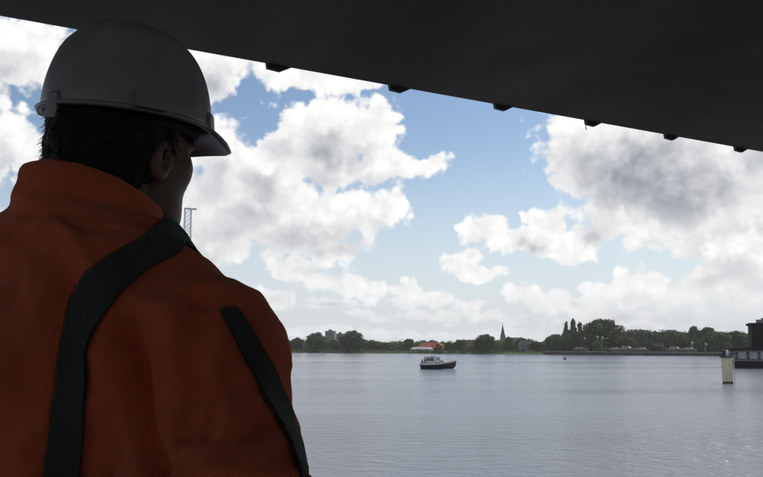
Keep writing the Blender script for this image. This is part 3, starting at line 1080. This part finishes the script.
for px, py in ((277, 68.5), (394, 89.5), (498, 108), (586, 123.5), (669, 138), (741, 151)):
    d = ray(px, py)
    p2 = Vector((d.x, d.y))
    # where the vertical plane of the edge is met
    t = Vector((e0.x, e0.y)).dot(en) / p2.dot(en)
    ts.append((p2 * t - Vector((e0.x, e0.y))).dot(ed))
stp = (ts[-1] - ts[0]) / 5
proto = None
for k in range(-6, 20):
    s = ts[0] + stp * k
    if s < -20 or s > 41:
        continue
    if proto is None:
        proto = MB().prism([(-.17, .05), (-.150, -.07), (.05, -.085), (.25, .02)], -.015, .06)
        proto = proto.build('bracket', M_DECK2, brg, bevel=.012)
        o = proto
    else:
        o = proto.copy()
        COL.objects.link(o)
    o.location = (s, 0, 0)
wire = MB().bar((ts[3] + .02, .03, -.08), (ts[3] + .03, .03, -.17), .008, 5).build('wire_end', M_DECK2, brg)
print('bracket spacing', stp, [round(b - a, 2) for a, b in zip(ts, ts[1:])])
# piers that carry the bridge, and an unseen wall added to dim light from behind
M_CONCD = mat('underbridge_concrete', (0.16, 0.155, 0.15), 0.9, 0.2, var=0.35, scale=0.5, bump=.3, bscale=6)
MB().box(-21, 42, -BW + .5, -BW + 3.5, -BZ - 1, -3.4).build('light_block_wall', M_CONCD, brg)
for s, t in ((-15, -6), (34, -6), (-15, -30), (34, -30)):
    MB().lathe([(.9, -BZ - 1), (.9, -.3), (1.3, -.004)], 24, c=(s, t, 0)).build('pier', M_CONCD, brg)

# quay on which the worker stands
FLOOR = CAMZ - 1.35
qy = MB().box(-14, 7, -11, 2.3, -1.0, FLOOR).build('quay_floor', mat('quay_concrete', (0.22, 0.21, 0.20), 0.9, 0.2, var=.3, scale=.8, bump=.3, bscale=8), None, bevel=.03)
tag(qy, kind='structure')

# ------------------------------------------------------------------ people: smooth solids sampled on a grid
def surfnet(f, lo, hi, h):
    """surface of f(x,y,z)=0 as verts and quads (surface nets)"""
    ax = [np.arange(lo[i], hi[i] + h, h, dtype=np.float32) for i in range(3)]
    X, Y, Z = np.meshgrid(*ax, indexing='ij')
    D = f(X, Y, Z).astype(np.float32)
    S = D < 0
    n = [len(a) - 1 for a in ax]
    cnt = np.zeros(n, np.float32)
    acc = np.zeros(n + [3], np.float32)
    I = np.stack(np.meshgrid(*[np.arange(k, dtype=np.float32) for k in n], indexing='ij'), -1)

    def sl(o):
        return tuple(slice(o[i], o[i] + n[i]) for i in range(3))
    corners = [(a, b, c) for a in (0, 1) for b in (0, 1) for c in (0, 1)]
    for a in corners:
        for ax_i in range(3):
            if a[ax_i]:
                continue
            b = list(a)
            b[ax_i] = 1
            da, db = D[sl(a)], D[sl(b)]
            m = (da < 0) != (db < 0)
            t = np.where(m, da / np.where(m, da - db, 1), 0)
            cnt += m
            for i in range(3):
                acc[..., i] += m * (a[i] + (t if i == ax_i else 0))
    act = cnt > 0
    idx = np.full(n, -1, np.int64)
    idx[act] = np.arange(act.sum())
    P = (acc[act] / cnt[act][:, None] + I[act]) * h + np.array(lo, np.float32)
    quads = []
    for a_ in range(3):
        b_, c_ = (a_ + 1) % 3, (a_ + 2) % 3
        s0 = [slice(1, n[i]) for i in range(3)]
        s1 = [slice(1, n[i]) for i in range(3)]
        s0[a_] = slice(0, n[a_])
        s1[a_] = slice(1, n[a_] + 1)
        A, Bs = S[tuple(s0)], S[tuple(s1)]
        for flip in (0, 1):
            w_ = np.argwhere((A & ~Bs) if not flip else (~A & Bs))
            if not len(w_):
                continue
            for i in range(3):
                if i != a_:
                    w_[:, i] += 1
            q_ = []
            for (db, dc) in ((-1, -1), (0, -1), (0, 0), (-1, 0)):
                e = w_.copy()
                e[:, b_] += db
                e[:, c_] += dc
                q_.append(idx[e[:, 0], e[:, 1], e[:, 2]])
            q_ = np.stack(q_, 1)
            quads.append(q_[:, ::-1] if flip else q_)
    return P, np.concatenate(quads)


def smin(a, b, k):
    hh = np.clip(.5 + .5 * (b - a) / k, 0, 1)
    return b + (a - b) * hh - k * hh * (1 - hh)


def smax(a, b, k):
    return -smin(-a, -b, k)


def cone(X, Y, Z, a, b, ra, rb):
    ax, ay, az_ = a
    d = (b[0] - ax, b[1] - ay, b[2] - az_)
    L2 = d[0] ** 2 + d[1] ** 2 + d[2] ** 2
    t = np.clip(((X - ax) * d[0] + (Y - ay) * d[1] + (Z - az_) * d[2]) / L2, 0, 1)
    return np.sqrt((X - ax - t * d[0]) ** 2 + (Y - ay - t * d[1]) ** 2 + (Z - az_ - t * d[2]) ** 2) - (ra + (rb - ra) * t)


def ell(X, Y, Z, c, r):
    x, y, z = (X - c[0]) / r[0], (Y - c[1]) / r[1], (Z - c[2]) / r[2]
    k0 = np.sqrt(x * x + y * y + z * z) + 1e-6
    k1 = np.sqrt((x / r[0]) ** 2 + (y / r[1]) ** 2 + (z / r[2]) ** 2) + 1e-6
    return k0 * (k0 - 1) / k1


def stack(X, Y, Z, keys, yc):
    """body of elliptical sections: keys = (z, half width, half depth, y centre)"""
    zs = [k[0] for k in keys]
    wx = np.interp(Z, zs, [k[1] for k in keys])
    wy = np.interp(Z, zs, [k[2] for k in keys])
    cy = np.interp(Z, zs, [k[3] for k in keys]) + yc
    d = (np.sqrt((X / wx) ** 2 + ((Y - cy) / wy) ** 2) - 1) * np.minimum(wx, wy)
    return smax(d, np.maximum(zs[0] - Z, Z - zs[-1]), .03)


# pose of the worker, facing +y in his own frame; the root is turned to the right
TORSO_YAW, HEAD_YAW, HEAD_PITCH, HEAD_ROLL = 20.0, 11.0, 7.0, 0.0
HEAD = Vector((0.012, 0.080, 1.668))
HM = Matrix.Translation(HEAD) @ Matrix.Rotation(R(-HEAD_YAW), 4, 'Z') @ Matrix.Rotation(R(-HEAD_PITCH), 4, 'X')
HI = HM.inverted()
SH, EL, WR = (.190, -.03, 1.335), (.335, -.115, 1.11), (.300, .08, .92)


def to_head(X, Y, Z):
    return [HI[i][0] * X + HI[i][1] * Y + HI[i][2] * Z + HI[i][3] for i in range(3)]


def head_sdf(x, y, z):
    x, y, z = x / 1.05, y / 1.03, z / 1.05
    d = ell(x, y, z, (0, -.012, .03), (.077, .098, .095))
    d = smin(d, ell(x, y, z, (0, .036, -.044), (.070, .063, .095)), .035)
    d = smin(d, ell(x, y, z, (0, .048, -.106), (.058, .052, .040)), .03)
    ax = np.abs(x)
    d = smin(d, ell(ax, y, z, (.048, .062, -.028), (.022, .022, .026)), .02)        # cheekbones
    d = smin(d, ell(ax, y, z, (.030, .084, .018), (.026, .014, .010)), .014)        # brows
    d = smax(d, -ell(ax, y, z, (.031, .100, -.002), (.016, .014, .012)), .012)      # eye sockets
    d = smin(d, ell(ax, y, z, (.031, .085, -.002), (.012, .011, .010)), .003)       # eyeballs
    d = smin(d, cone(x, y, z, (0, .094, .006), (0, .117, -.034), .008, .013), .012) # nose
    d = smin(d, ell(ax, y, z, (.012, .104, -.040), (.009, .010, .008)), .006)
    d = smin(d, ell(x, y, z, (0, .096, -.066), (.024, .010, .006)), .005)           # lips
    d = smin(d, ell(x, y, z, (0, .095, -.077), (.021, .010, .006)), .005)
    d = smin(d, ell(ax, y, z, (.079, -.004, -.036), (.010, .022, .034)), .008)      # ears
    d = smax(d, -ell(ax, y, z, (.090, 0, -.034), (.008, .012, .020)), .004)
    return d


def hand_sdf(ax, Y, Z, wr):
    """hanging right hand, fingers slightly curled, palm towards the thigh"""
    x0, y0, z0 = wr
    palm = ell(ax, Y, Z, (x0 - .005, y0 + .015, z0 - .085), (.020, .042, .055))
    d = smin(palm, cone(ax, Y, Z, (x0, y0 + .002, z0), (x0, y0 + .01, z0 - .05), .028, .026), .02)
    for k, (oy, ln) in enumerate(((.046, .068), (.024, .078), (.002, .073), (-.018, .058))):
        a = (x0 - .004, y0 + oy, z0 - .125)
        b = (x0 - .014, y0 + oy + .004, z0 - .125 - ln * .55)
        c = (x0 - .036, y0 + oy + .006, z0 - .125 - ln * .95)
        d = smin(d, np.minimum(cone(ax, Y, Z, a, b, .0095, .0085), cone(ax, Y, Z, b, c, .0085, .0070)), .006)
    a, b, c = (x0 - .012, y0 + .045, z0 - .055), (x0 - .028, y0 + .075, z0 - .085), (x0 - .036, y0 + .082, z0 - .118)
    return smin(d, np.minimum(cone(ax, Y, Z, a, b, .014, .011), cone(ax, Y, Z, b, c, .011, .009)), .010)


def body_sdf(X, Y, Z):
    ax = np.abs(X)
    d = stack(X, Y, Z, [(.86, .15, .10, 0), (1.0, .15, .10, 0), (1.15, .14, .095, 0), (1.32, .17, .11, -.01), (1.43, .14, .09, -.02), (1.49, .07, .06, -.02)], 0)
    d = smin(d, cone(ax, Y, Z, (.05, -.02, 1.40), SH, .05, .05), .04)
    d = smin(d, cone(ax, Y, Z, SH, EL, .048, .040), .03)
    d = smin(d, cone(ax, Y, Z, EL, WR, .040, .028), .02)
    d = smin(d, hand_sdf(ax, Y, Z, WR), .012)
    d = smin(d, cone(ax, Y, Z, (.085, 0, .92), (.10, .02, .50), .085, .055), .03)
    d = smin(d, cone(ax, Y, Z, (.10, .02, .50), (.105, -.02, .10), .055, .038), .02)
    d = smin(d, cone(ax, Y, Z, (.105, -.03, .05), (.125, .15, .035), .036, .026), .02)
    neck = cone(X, Y, Z, (0, -.035, 1.46), tuple(HM @ Vector((0, -.018, -.06))), .064, .058)
    d = smin(d, neck, .04)
    d = smin(d, head_sdf(*to_head(X, Y, Z)), .025)
    return d


JK = [(.80, .225, .165, 0), (.86, .235, .17, 0), (1.0, .215, .155, 0), (1.18, .235, .17, -.01), (1.28, .24, .175, -.025), (1.35, .21, .165, -.03), (1.44, .145, .130, -.02), (1.54, .105, .105, -.005)]


def jacket_sdf(X, Y, Z):
    ax = np.abs(X)
    d = stack(X, Y, Z, JK, 0)
    d = smin(d, cone(ax, Y, Z, (.07, -.025, 1.418), (.212, -.03, 1.328), .085, .100), .07)
    d = smin(d, cone(ax, Y, Z, (.09, -.03, 1.408), (.228, -.035, 1.312), .093, .097), .07)
    arm = cone(ax, Y, Z, (.239, -.035, 1.285), EL, .105, .106)
    arm = smin(arm, cone(ax, Y, Z, EL, WR, .104, .066), .04)
    d = smin(d, arm, .022 + .055 * np.clip((Z - 1.27) / .08, 0, 1))
    # stand-up collar: open ring, high at the nape and lower in front
    rc = np.sqrt((X / 1.0) ** 2 + ((Y - .012) / 1.05) ** 2)
    R0 = .098 - .14 * (Z - 1.50)
    ring = np.abs(rc - R0) - .011
    top = Z - (1.574 - .38 * (Y - .012))
    ring = smax(ring, top, .014)
    ring = smax(ring, 1.46 - Z, .01)
    # open the neck inside the collar
    d = smax(d, -np.maximum(rc - R0, 1.50 - Z), .012)
    d = smin(d, ring, .018)
    return d


def trousers_sdf(X, Y, Z):
    ax = np.abs(X)
    d = stack(X, Y, Z, [(.78, .17, .125, 0), (.95, .165, .12, 0), (1.04, .16, .115, 0)], 0)
    d = smin(d, cone(ax, Y, Z, (.09, 0, .86), (.105, .01, .50), .105, .085), .04)
    d = smin(d, cone(ax, Y, Z, (.105, .01, .50), (.11, -.015, .12), .085, .075), .03)
    return smax(d, .075 - Z, .01)


def boots_sdf(X, Y, Z):
    ax = np.abs(X)
    d = cone(ax, Y, Z, (.108, -.02, .16), (.108, -.025, .07), .06, .055)
    d = smin(d, cone(ax, Y, Z, (.108, -.03, .055), (.128, .16, .045), .055, .046), .03)
    return smax(d, -Z + .001, .004)


def fold(p, n):
    """cloth relief at a point of the jacket, metres"""
    x, y, z = p
    a = mnoise.noise(Vector((x * 9, y * 9, z * 3.2)))
    a = 1 - abs(a) * 2.2
    b = mnoise.noise(Vector((x * 5 + 7, y * 5, z * 5 + z * 3)))
    c = mnoise.noise(Vector((x * 22, y * 22, z * 11 + 3)))
    wx = Vector((x * 6 + b * .8, y * 6, z * 6))
    rg = max(0.0, 1 - abs(mnoise.noise(wx + Vector((z * 4, 3, x * 5)))) * 3.2) ** 2
    rg2 = max(0.0, 1 - abs(mnoise.noise(wx * 1.9 + Vector((9, z * 5, 1)))) * 3.0) ** 2
    r = a * .010 + b * (.009 if z > 1.33 else .015) + c * .003 + rg * .010 + rg2 * .005
    if abs(x) > .2 and z < 1.35:                              # sleeve creases run round the arm at the elbow
        e = math.exp(-((z - 1.17) / .12) ** 2)
        r += e * .003 * math.sin(z * 80 + x * 30 + mnoise.noise(Vector((x * 8, y * 8, z * 8))) * 5)
    if z > 1.52:
        r = r * .35 + .003 * math.sin(z * 150 + 14 * math.atan2(y, x) * .2)
    return r


def skin_mat(name, c):
    m = mat(name, c, 0.5, 0.4, var=.25, scale=18, bump=.12, bscale=160)
    p = m.node_tree.nodes['Principled BSDF']
    p.inputs['Subsurface Weight'].default_value = 0.08
    p.inputs['Subsurface Scale'].default_value = 0.01
    return m


def fabric(name, c, c2, weave=520):
    m = bpy.data.materials.new(name)
    m.use_nodes = True
    nt = NT(m.node_tree)
    p = m.node_tree.nodes['Principled BSDF']
    tc = nt.n('ShaderNodeTexCoord')
    o = tc.outputs['Object']
    f = nt.smooth(nt.noise(o, 5, 5, .65), .35, .7)
    sp = nt.smooth(nt.noise(o, 38, 5, .7), .62, .75)
    col = nt.mixc(f, c + (1,), c2 + (1,))
    col = nt.mixc(nt.m('MULTIPLY', sp, .45), col, tuple(v * .45 for v in c2) + (1,))
    nt.put(p.inputs['Base Color'], col)
    p.inputs['Roughness'].default_value = .85
    p.inputs['Specular IOR Level'].default_value = .25
    p.inputs['Sheen Weight'].default_value = .1
    b = nt.n('ShaderNodeBump')
    b.inputs['Strength'].default_value = .8
    b.inputs['Distance'].default_value = .005
    wv = nt.m('ADD', nt.noise(o, weave, 2, .5), nt.m('MULTIPLY', nt.noise(nt.v('MULTIPLY', o, (1, 1, .5)), 45, 4, .6), 1.6))
    nt.put(b.inputs['Height'], wv)
    m.node_tree.links.new(b.outputs[0], p.inputs['Normal'])
    return m


M_SKIN = skin_mat('skin', (0.17, 0.095, 0.068))
M_JACKET = fabric('orange_workwear', (0.72, 0.14, 0.052), (0.56, 0.105, 0.042))
M_TAPE = fabric('grey_tape', (0.055, 0.058, 0.055), (0.04, 0.043, 0.04), 300)
M_TROUS = fabric('navy_workwear', (0.03, 0.035, 0.06), (0.02, 0.024, 0.04))
M_BOOT = mat('black_leather', (0.02, 0.018, 0.016), 0.5, 0.4, var=.3, scale=10, bump=.3, bscale=60)
M_HAIR = mat('dark_hair', (0.018, 0.014, 0.012), 0.6, 0.3, var=.4, scale=30, bump=.6, bscale=120)
M_HAT = mat('hat_plastic', (0.30, 0.292, 0.30), 0.40, 0.45, color2=(.23, .222, .226), scale=16, bump=.08, bscale=90, detail=9)
M_HATIN = mat('hat_band', (0.03, 0.03, 0.03), 0.7, 0.3)

MAN = Vector((-0.444, 1.207, FLOOR))
man = empty('person', MAN, R(-TORSO_YAW))
tag(man, 'worker in orange jacket and grey hard hat seen from behind', 'person')
P, Q = surfnet(body_sdf, (-.41, -.19, -.01), (.41, .27, 1.84), .0058)
np_obj('body', P, Q, M_SKIN, man)
P, Q = surfnet(trousers_sdf, (-.24, -.16, .03), (.24, .17, 1.06), .012)
np_obj('trousers', P, Q, M_TROUS, man)
P, Q = surfnet(boots_sdf, (-.2, -.12, -.02), (.2, .24, .26), .008)
np_obj('boots', P, Q, M_BOOT, man)
P, Q = surfnet(jacket_sdf, (-.48, -.24, .76), (.48, .26, 1.70), .0055)
jk = np_obj('jacket', P, Q, M_JACKET, man)
bvh = BVHTree.FromPolygons([tuple(p) for p in P.tolist()], [tuple(q) for q in Q.tolist()])
MW = Matrix.Translation(MAN) @ Matrix.Rotation(R(-TORSO_YAW), 4, 'Z')
MWI = MW.inverted()


def cast(px, py):
    o = MWI @ Vector((0, 0, CAMZ))
    d = (MWI.to_3x3() @ ray(px, py)).normalized()
    return bvh.ray_cast(o, d)[0]


# creases and seams of the cloth: course on the photograph, depth, width
CREASE = []
for path, dep, wid in (([(126, 330), (130, 350), (134, 375), (137, 410), (147, 445), (160, 478)], .036, .018), ([(152, 322), (160, 360), (157, 400), (166, 440)], .008, .012),
                       ([(200, 300), (192, 340), (196, 390), (186, 440)], .016, .018), ([(232, 372), (214, 402), (206, 440)], .014, .014), ([(20, 240), (60, 262), (78, 300)], .008, .022),
                       ([(30, 215), (80, 228), (130, 236)], .007, .012), ([(96, 178), (128, 208), (160, 240)], .006, .007), ([(262, 420), (240, 440), (220, 470)], .010, .013), ([(20, 300), (28, 360), (20, 430)], .008, .02), ([(196, 262), (210, 300), (206, 345), (186, 390), (168, 440), (160, 476)], .004, .0045), ([(5, 262), (60, 276), (110, 262), (160, 262)], .0035, .0045)):
    hits = [cast(*q_) for q_ in path]
    hits = [h for h in hits if h is not None]
    for a, b in zip(hits, hits[1:]):
        for k in range(6):
            CREASE.append((tuple(a.lerp(b, k / 6)), dep, wid))
CP = np.array([c[0] for c in CREASE], np.float32)
CD = np.array([c[1] for c in CREASE], np.float32)
CWD = np.array([c[2] for c in CREASE], np.float32)
me = jk.data
nv = len(me.vertices)
no = np.empty(nv * 3, np.float32)
me.vertex_normals.foreach_get('vector', no)
no = no.reshape(-1, 3)
dv = np.array([fold(p, n_) for p, n_ in zip(P.tolist(), no)], np.float32)
dd = np.linalg.norm(P[:, None, :] - CP[None], axis=2)
dv -= (CD[None] * (np.exp(-(dd / CWD[None]) ** 2) - .55 * np.exp(-((dd - 2.2 * CWD[None]) / CWD[None]) ** 2))).max(1) * 1.0
P = P + no * dv[:, None]
me.vertices.foreach_set('co', P.astype(np.float32).ravel())
me.update()
s_ = jk.modifiers.new('smooth', 'SMOOTH')
s_.factor, s_.iterations = .5, 5
bvh = BVHTree.FromPolygons([tuple(p) for p in P.tolist()], [tuple(q) for q in Q.tolist()])

# ---- tapes sewn to the jacket
def tape(name, left, right, mirror=False, front=False):
    rows = []
    for (l, r) in zip(left, right):
        row = []
        for k in range(6):
            t = k / 5
            h = cast(l[0] + (r[0] - l[0]) * t, l[1] + (r[1] - l[1]) * t)
            row.append(h)
        rows.append(row)
    rows = [r for r in rows if all(h is not None for h in r)]
    if front and rows:                                        # over the shoulder and down the chest
        a, b = rows[0][0], rows[0][-1]
        xm = max(.09, min(.17, (a.x + b.x) / 2))
        ext = []
        for (y, z) in ((.02, 1.62), (.08, 1.60), (.14, 1.54), (.2, 1.46), (.24, 1.36), (.26, 1.22), (.26, 1.08), (.26, .92)):
            row = []
            for k in range(6):
                x = xm + .027 * (2 * k / 5 - 1)
                tgt = Vector((x * .8, -.01, min(z, 1.40) - .04))
                o = Vector((x, y, z))
                h = bvh.ray_cast(o, (tgt - o).normalized())[0]
                row.append(h)
            if all(h is not None for h in row):
                ext.append(row)
        rows = ext[::-1] + rows
    if mirror:
        rows = [[(bvh.find_nearest(Vector((-h.x, h.y, h.z)))[0]) for h in r] for r in rows]
    # finer rows, pulled back onto the cloth
    fine = []
    for a, b in zip(rows, rows[1:]):
        ns = max(1, int((a[2] - b[2]).length / .012))
        for k in range(ns):
            fine.append([p.lerp(q_, k / ns) for p, q_ in zip(a, b)])
    fine.append(rows[-1])
    V, Fq = [], []
    for r in fine:
        for p in r:
            loc, nrm, *_ = bvh.find_nearest(p)
            V.append(tuple(loc + nrm * .0046))
    for i in range(len(fine) - 1):
        for k in range(5):
            a = i * 6 + k
            Fq.append((a, a + 1, a + 7, a + 6))
    o = np_obj(name, V, Fq, M_TAPE, jk)
    so = o.modifiers.new('solid', 'SOLIDIFY')
    so.thickness, so.offset = .003, -1
    es = o.modifiers.new('edges', 'EDGE_SPLIT')
    es.split_angle = R(40)
    sm = o.modifiers.new('smooth', 'SMOOTH')
    sm.factor, sm.iterations = .5, 3
    return o


BL = [(142, 241), (118, 252), (97, 266), (81, 281), (70, 304), (63, 335), (58, 365), (53, 400), (46, 450), (42, 480), (38, 520), (33, 570)]
BR = [(180, 256), (160, 265), (144, 276), (130, 287), (110, 310), (95, 335), (91, 365), (88, 400), (85, 450), (83, 480), (80, 520), (76, 570)]
tape('back_tape', BL, BR, front=True)
tape('back_tape', BL, BR, mirror=True, front=True)
SL = [(217, 308), (226, 328), (236, 348), (253, 378), (270, 412), (288, 446), (294, 462), (296, 480), (298, 500)]
SR = [(234, 307), (247, 325), (259, 346), (275, 378), (288, 408), (297, 436), (301, 456), (304, 480), (306, 500)]
tape('sleeve_tape', SL, SR)
tape('sleeve_tape', SL, SR, mirror=True)

# ---- hair
def hair_sdf(X, Y, Z):
    x, y, z = to_head(X, Y, Z)
    d = ell(x, y, z, (0, -.020, .010), (.093, .110, .110))
    nape = cone(x, y, z, (0, -.085, -.03), (0, -.062, -.105), .045, .042)
    nape = smin(nape, ell(np.abs(x), y, z, (.042, -.062, -.055), (.040, .046, .060)), .03)
    d = smin(d, nape, .03)
    d = smax(d, -(ell(x, y, z, (0, .11, -.05), (.12, .115, .13))), .015)          # face free
    d = smax(d, z - .085, .01)
    return d


P, Q = surfnet(hair_sdf, (-.14, -.10, 1.54), (.14, .20, 1.82), .0055)
ha = np_obj('hair', P, Q, M_HAIR, man)
me = ha.data
no = np.empty(len(me.vertices) * 3, np.float32)
me.vertex_normals.foreach_get('vector', no)
no = no.reshape(-1, 3)
dv = np.array([mnoise.noise(Vector(p) * 42) * .006 + mnoise.noise(Vector(p) * 110) * .003 for p in P.tolist()], np.float32)
Pn = P + no * dv[:, None]
me.vertices.foreach_set('co', Pn.astype(np.float32).ravel())
me.update()
# loose locks
rng = np.random.default_rng(21)
V, Fq = [], []
for i in rng.choice(len(P), 2600, replace=False):
    p, n_ = Vector(Pn[i]), Vector(no[i])
    if (HI @ p).z > .05:
        continue
    dn = (Vector((rng.normal() * .4, -.2 + rng.normal() * .4, -1.0)) + n_ * .75).normalized()
    sd = dn.cross(n_)
    if sd.length < .1:
        continue
    sd.normalize()
    ln = rng.uniform(.006, .014)
    base = len(V)
    for k in range(4):
        t = k / 3
        c = p + dn * ln * t + n_ * (.004 * math.sin(t * 2.6)) - Vector((0, 0, .004 * t * t)) - n_ * .002
        w_ = .0012 * (1 - t * .85)
        V += [tuple(c - sd * w_), tuple(c + sd * w_)]
    Fq += [(base + 2 * k, base + 2 * k + 1, base + 2 * k + 3, base + 2 * k + 2) for k in range(3)]
np_obj('hair_strand', V, Fq, M_HAIR, ha)

# ---- hard hat
HA, HB, HH = .141, .118, .154                     # half length, half width, height of the shell
HATM = HM @ Matrix.Translation((0, -.004, .032)) @ Matrix.Rotation(R(10.0), 4, Vector((math.cos(R(31)), math.sin(R(31)), 0)))


def hat_point(th, phi, out=0.0):
    """th: 0 = right side (+x), 90 = front; phi: 0 rim, 90 crown"""
    c, s = math.cos(phi), math.sin(phi)
    hr = c ** .68
    x, y = (HB + out) * math.cos(th) * hr, (HA + out) * math.sin(th) * hr
    z = (HH + out) * s ** .96
    rid = 0
    if phi > .35:
        k = min(1, (phi - .35) / .4)
        rid = .006 * math.exp(-(x / .014) ** 4) * k * (1 if abs(y) < .115 else .4)
        rid += .003 * math.exp(-((abs(x) - .040) / .008) ** 4) * k
    return Vector((x, y, z + rid))


NU, NV = 96, 30
V, Fq = [], []
for j in range(NV):
    for i in range(NU):
        V.append(tuple(hat_point(2 * math.pi * i / NU, math.pi / 2 * (j / NV) ** .9)))
V.append((0, 0, HH + .006))
for j in range(NV - 1):
    for i in range(NU):
        Fq.append((j * NU + i, j * NU + (i + 1) % NU, (j + 1) * NU + (i + 1) % NU, (j + 1) * NU + i))
mbh = MB().add(V, Fq + [((NV - 1) * NU + i, (NV - 1) * NU + (i + 1) % NU, len(V) - 1) for i in range(NU)])
hat = mbh.build('hard_hat', M_HAT, man, smooth=True)
hat.matrix_local = HATM
so = hat.modifiers.new('solid', 'SOLIDIFY')
so.thickness, so.offset = .003, -1
# rim that widens into the peak in front
V, Fq = [], []
prof = 7
for i in range(NU):
    th = 2 * math.pi * i / NU
    f = max(0.0, math.sin(th))
    f = max(0, (f - .35) / .65)
    f = f * f * (3 - 2 * f)
    wd = .007 + .036 * f
    for k in range(prof):
        t = k / (prof - 1)
        x, y = (HB - .0015 + wd * t) * math.cos(th), (HA - .0015 + wd * t) * math.sin(th)
        z = .006 - .004 * t - .012 * f * t ** 1.4 - .010 * f * max(0, t - .8) * 5 - .010 * f * math.cos(th) ** 2 * t * 3
        V.append((x, y, z))
for i in range(NU):
    for k in range(prof - 1):
        a, b = i * prof + k, ((i + 1) % NU) * prof + k
        Fq.append((a, b, b + 1, a + 1))
rim = MB().add(V, Fq).build('brim', M_HAT, hat, smooth=True)
so = rim.modifiers.new('solid', 'SOLIDIFY')
so.thickness, so.offset = .006, 0
# moulded slots and clips round the rim
for th_, wd_, h0_, h1_, out_ in ((-24, 9, .02, .20, .018), (38, 8, .02, .16, .006), (-90, 6, -.02, .10, .006), (204, 9, .02, .20, .018), (142, 8, .02, .16, .006)):
    V = []
    n_ = 7
    for k in range(n_):
        a = R(th_ - wd_ + 2 * wd_ * k / (n_ - 1))
        tp = .82 if k in (0, n_ - 1) else 1
        V += [tuple(hat_point(a, max(0, h0_), -.003)), tuple(hat_point(a, max(0, h0_), out_) + Vector((0, 0, min(0, h0_)))), tuple(hat_point(a, h1_ * tp, out_ * .8)), tuple(hat_point(a, h1_ * tp + .05, -.003))]
    Fq = []
    for k in range(n_ - 1):
        for j in range(4):
            Fq.append((k * 4 + j, k * 4 + (j + 1) % 4, k * 4 + 4 + (j + 1) % 4, k * 4 + 4 + j))
    Fq += [(0, 1, 2, 3), tuple(range(4 * n_ - 1, 4 * n_ - 5, -1))]
    MB().add(V, Fq).build('accessory_slot', M_HAT, hat, bevel=.0015)
V = []
for i in range(48):
    th = 2 * math.pi * i / 48
    for (o_, z) in ((-.020, -.012), (-.018, .018), (-.022, .018), (-.024, -.012)):
        V.append(((HB + o_) * math.cos(th), (HA + o_) * math.sin(th), z))
Fq = [(i * 4 + j, i * 4 + (j + 1) % 4, ((i + 1) % 48) * 4 + (j + 1) % 4, ((i + 1) % 48) * 4 + j) for i in range(48) for j in range(4)]
MB().add(V, Fq).build('headband', M_HATIN, hat, smooth=True)


# ---- helmsman at the stern of the cruiser
def crew_sdf(X, Y, Z):
    ax = np.abs(X)
    d = stack(X, Y, Z, [(.80, .16, .11, 0), (1.0, .165, .11, 0), (1.3, .20, .13, 0), (1.44, .15, .10, 0), (1.5, .07, .07, 0)], 0)
    d = smin(d, cone(ax, Y, Z, (.19, 0, 1.40), (.26, .02, 1.12), .06, .05), .04)
    d = smin(d, cone(ax, Y, Z, (.26, .02, 1.12), (.20, .24, 1.05), .048, .038), .03)
    d = smin(d, ell(ax, Y, Z, (.19, .29, 1.05), (.035, .05, .03)), .02)
    d = smin(d, cone(ax, Y, Z, (.09, 0, .85), (.10, .01, .48), .09, .07), .04)
    d = smin(d, cone(ax, Y, Z, (.10, .01, .48), (.10, -.01, .08), .07, .05), .03)
    d = smin(d, cone(ax, Y, Z, (.10, -.02, .05), (.11, .13, .04), .05, .04), .03)
    d = smin(d, cone(X, Y, Z, (0, 0, 1.45), (0, .01, 1.58), .06, .055), .03)
    d = smin(d, ell(X, Y, Z, (0, .015, 1.66), (.08, .1, .12)), .03)
    return smin(d, ell(X, Y, Z, (0, .12, 1.64), (.015, .02, .025)), .02)


cr_p = bt.matrix_basis @ Vector((-3.85, -.85, .0))
crew = empty('person', (cr_p.x, cr_p.y, .42), R(-38 - 90))
tag(crew, 'small figure in dark top standing at the stern of the motor cruiser', 'person')
P, Q = surfnet(crew_sdf, (-.36, -.2, -.02), (.36, .4, 1.82), .022)
np_obj('body', P, Q, M_SKIN, crew)
P, Q = surfnet(lambda X, Y, Z: np.maximum(crew_sdf(X, Y, Z) - .022, np.maximum(.82 - Z, Z - 1.50)), (-.40, -.24, .78), (.40, .34, 1.56), .024)
np_obj('dark_top', P, Q, M_HAIR, crew)
P, Q = surfnet(lambda X, Y, Z: np.maximum(crew_sdf(X, Y, Z) - .018, np.maximum(.10 - Z, Z - .818)), (-.40, -.24, .06), (.40, .34, .88), .024)
np_obj('pale_trousers', P, Q, M_CANVAS, crew)
P, Q = surfnet(lambda X, Y, Z: np.maximum(ell(X, Y, Z, (0, -.005, 1.68), (.092, .112, .125)), 1.66 - Z + (Y > .05) * .05), (-.14, -.16, 1.6), (.14, .16, 1.84), .02)
np_obj('hair', P, Q, M_HAIR, crew)

# ------------------------------------------------------------------ damp summer air over the water
hz_m = bpy.data.materials.new('haze')
hz_m.use_nodes = True
for nd in list(hz_m.node_tree.nodes):
    if nd.type == 'BSDF_PRINCIPLED':
        hz_m.node_tree.nodes.remove(nd)
pv_ = hz_m.node_tree.nodes.new('ShaderNodeVolumePrincipled')
pv_.inputs['Color'].default_value = (0.93, 0.95, 0.97, 1)
pv_.inputs['Density'].default_value = 0.00013
pv_.inputs['Anisotropy'].default_value = 0.2
hz_m.node_tree.links.new(pv_.outputs[0], hz_m.node_tree.nodes['Material Output'].inputs['Volume'])
hz_o = MB().box(-3100, 3100, -260, 6200, -4.0, 125).build('haze', hz_m)
tag(hz_o, 'pale thin haze over the whole waterway', 'haze', kind='stuff')
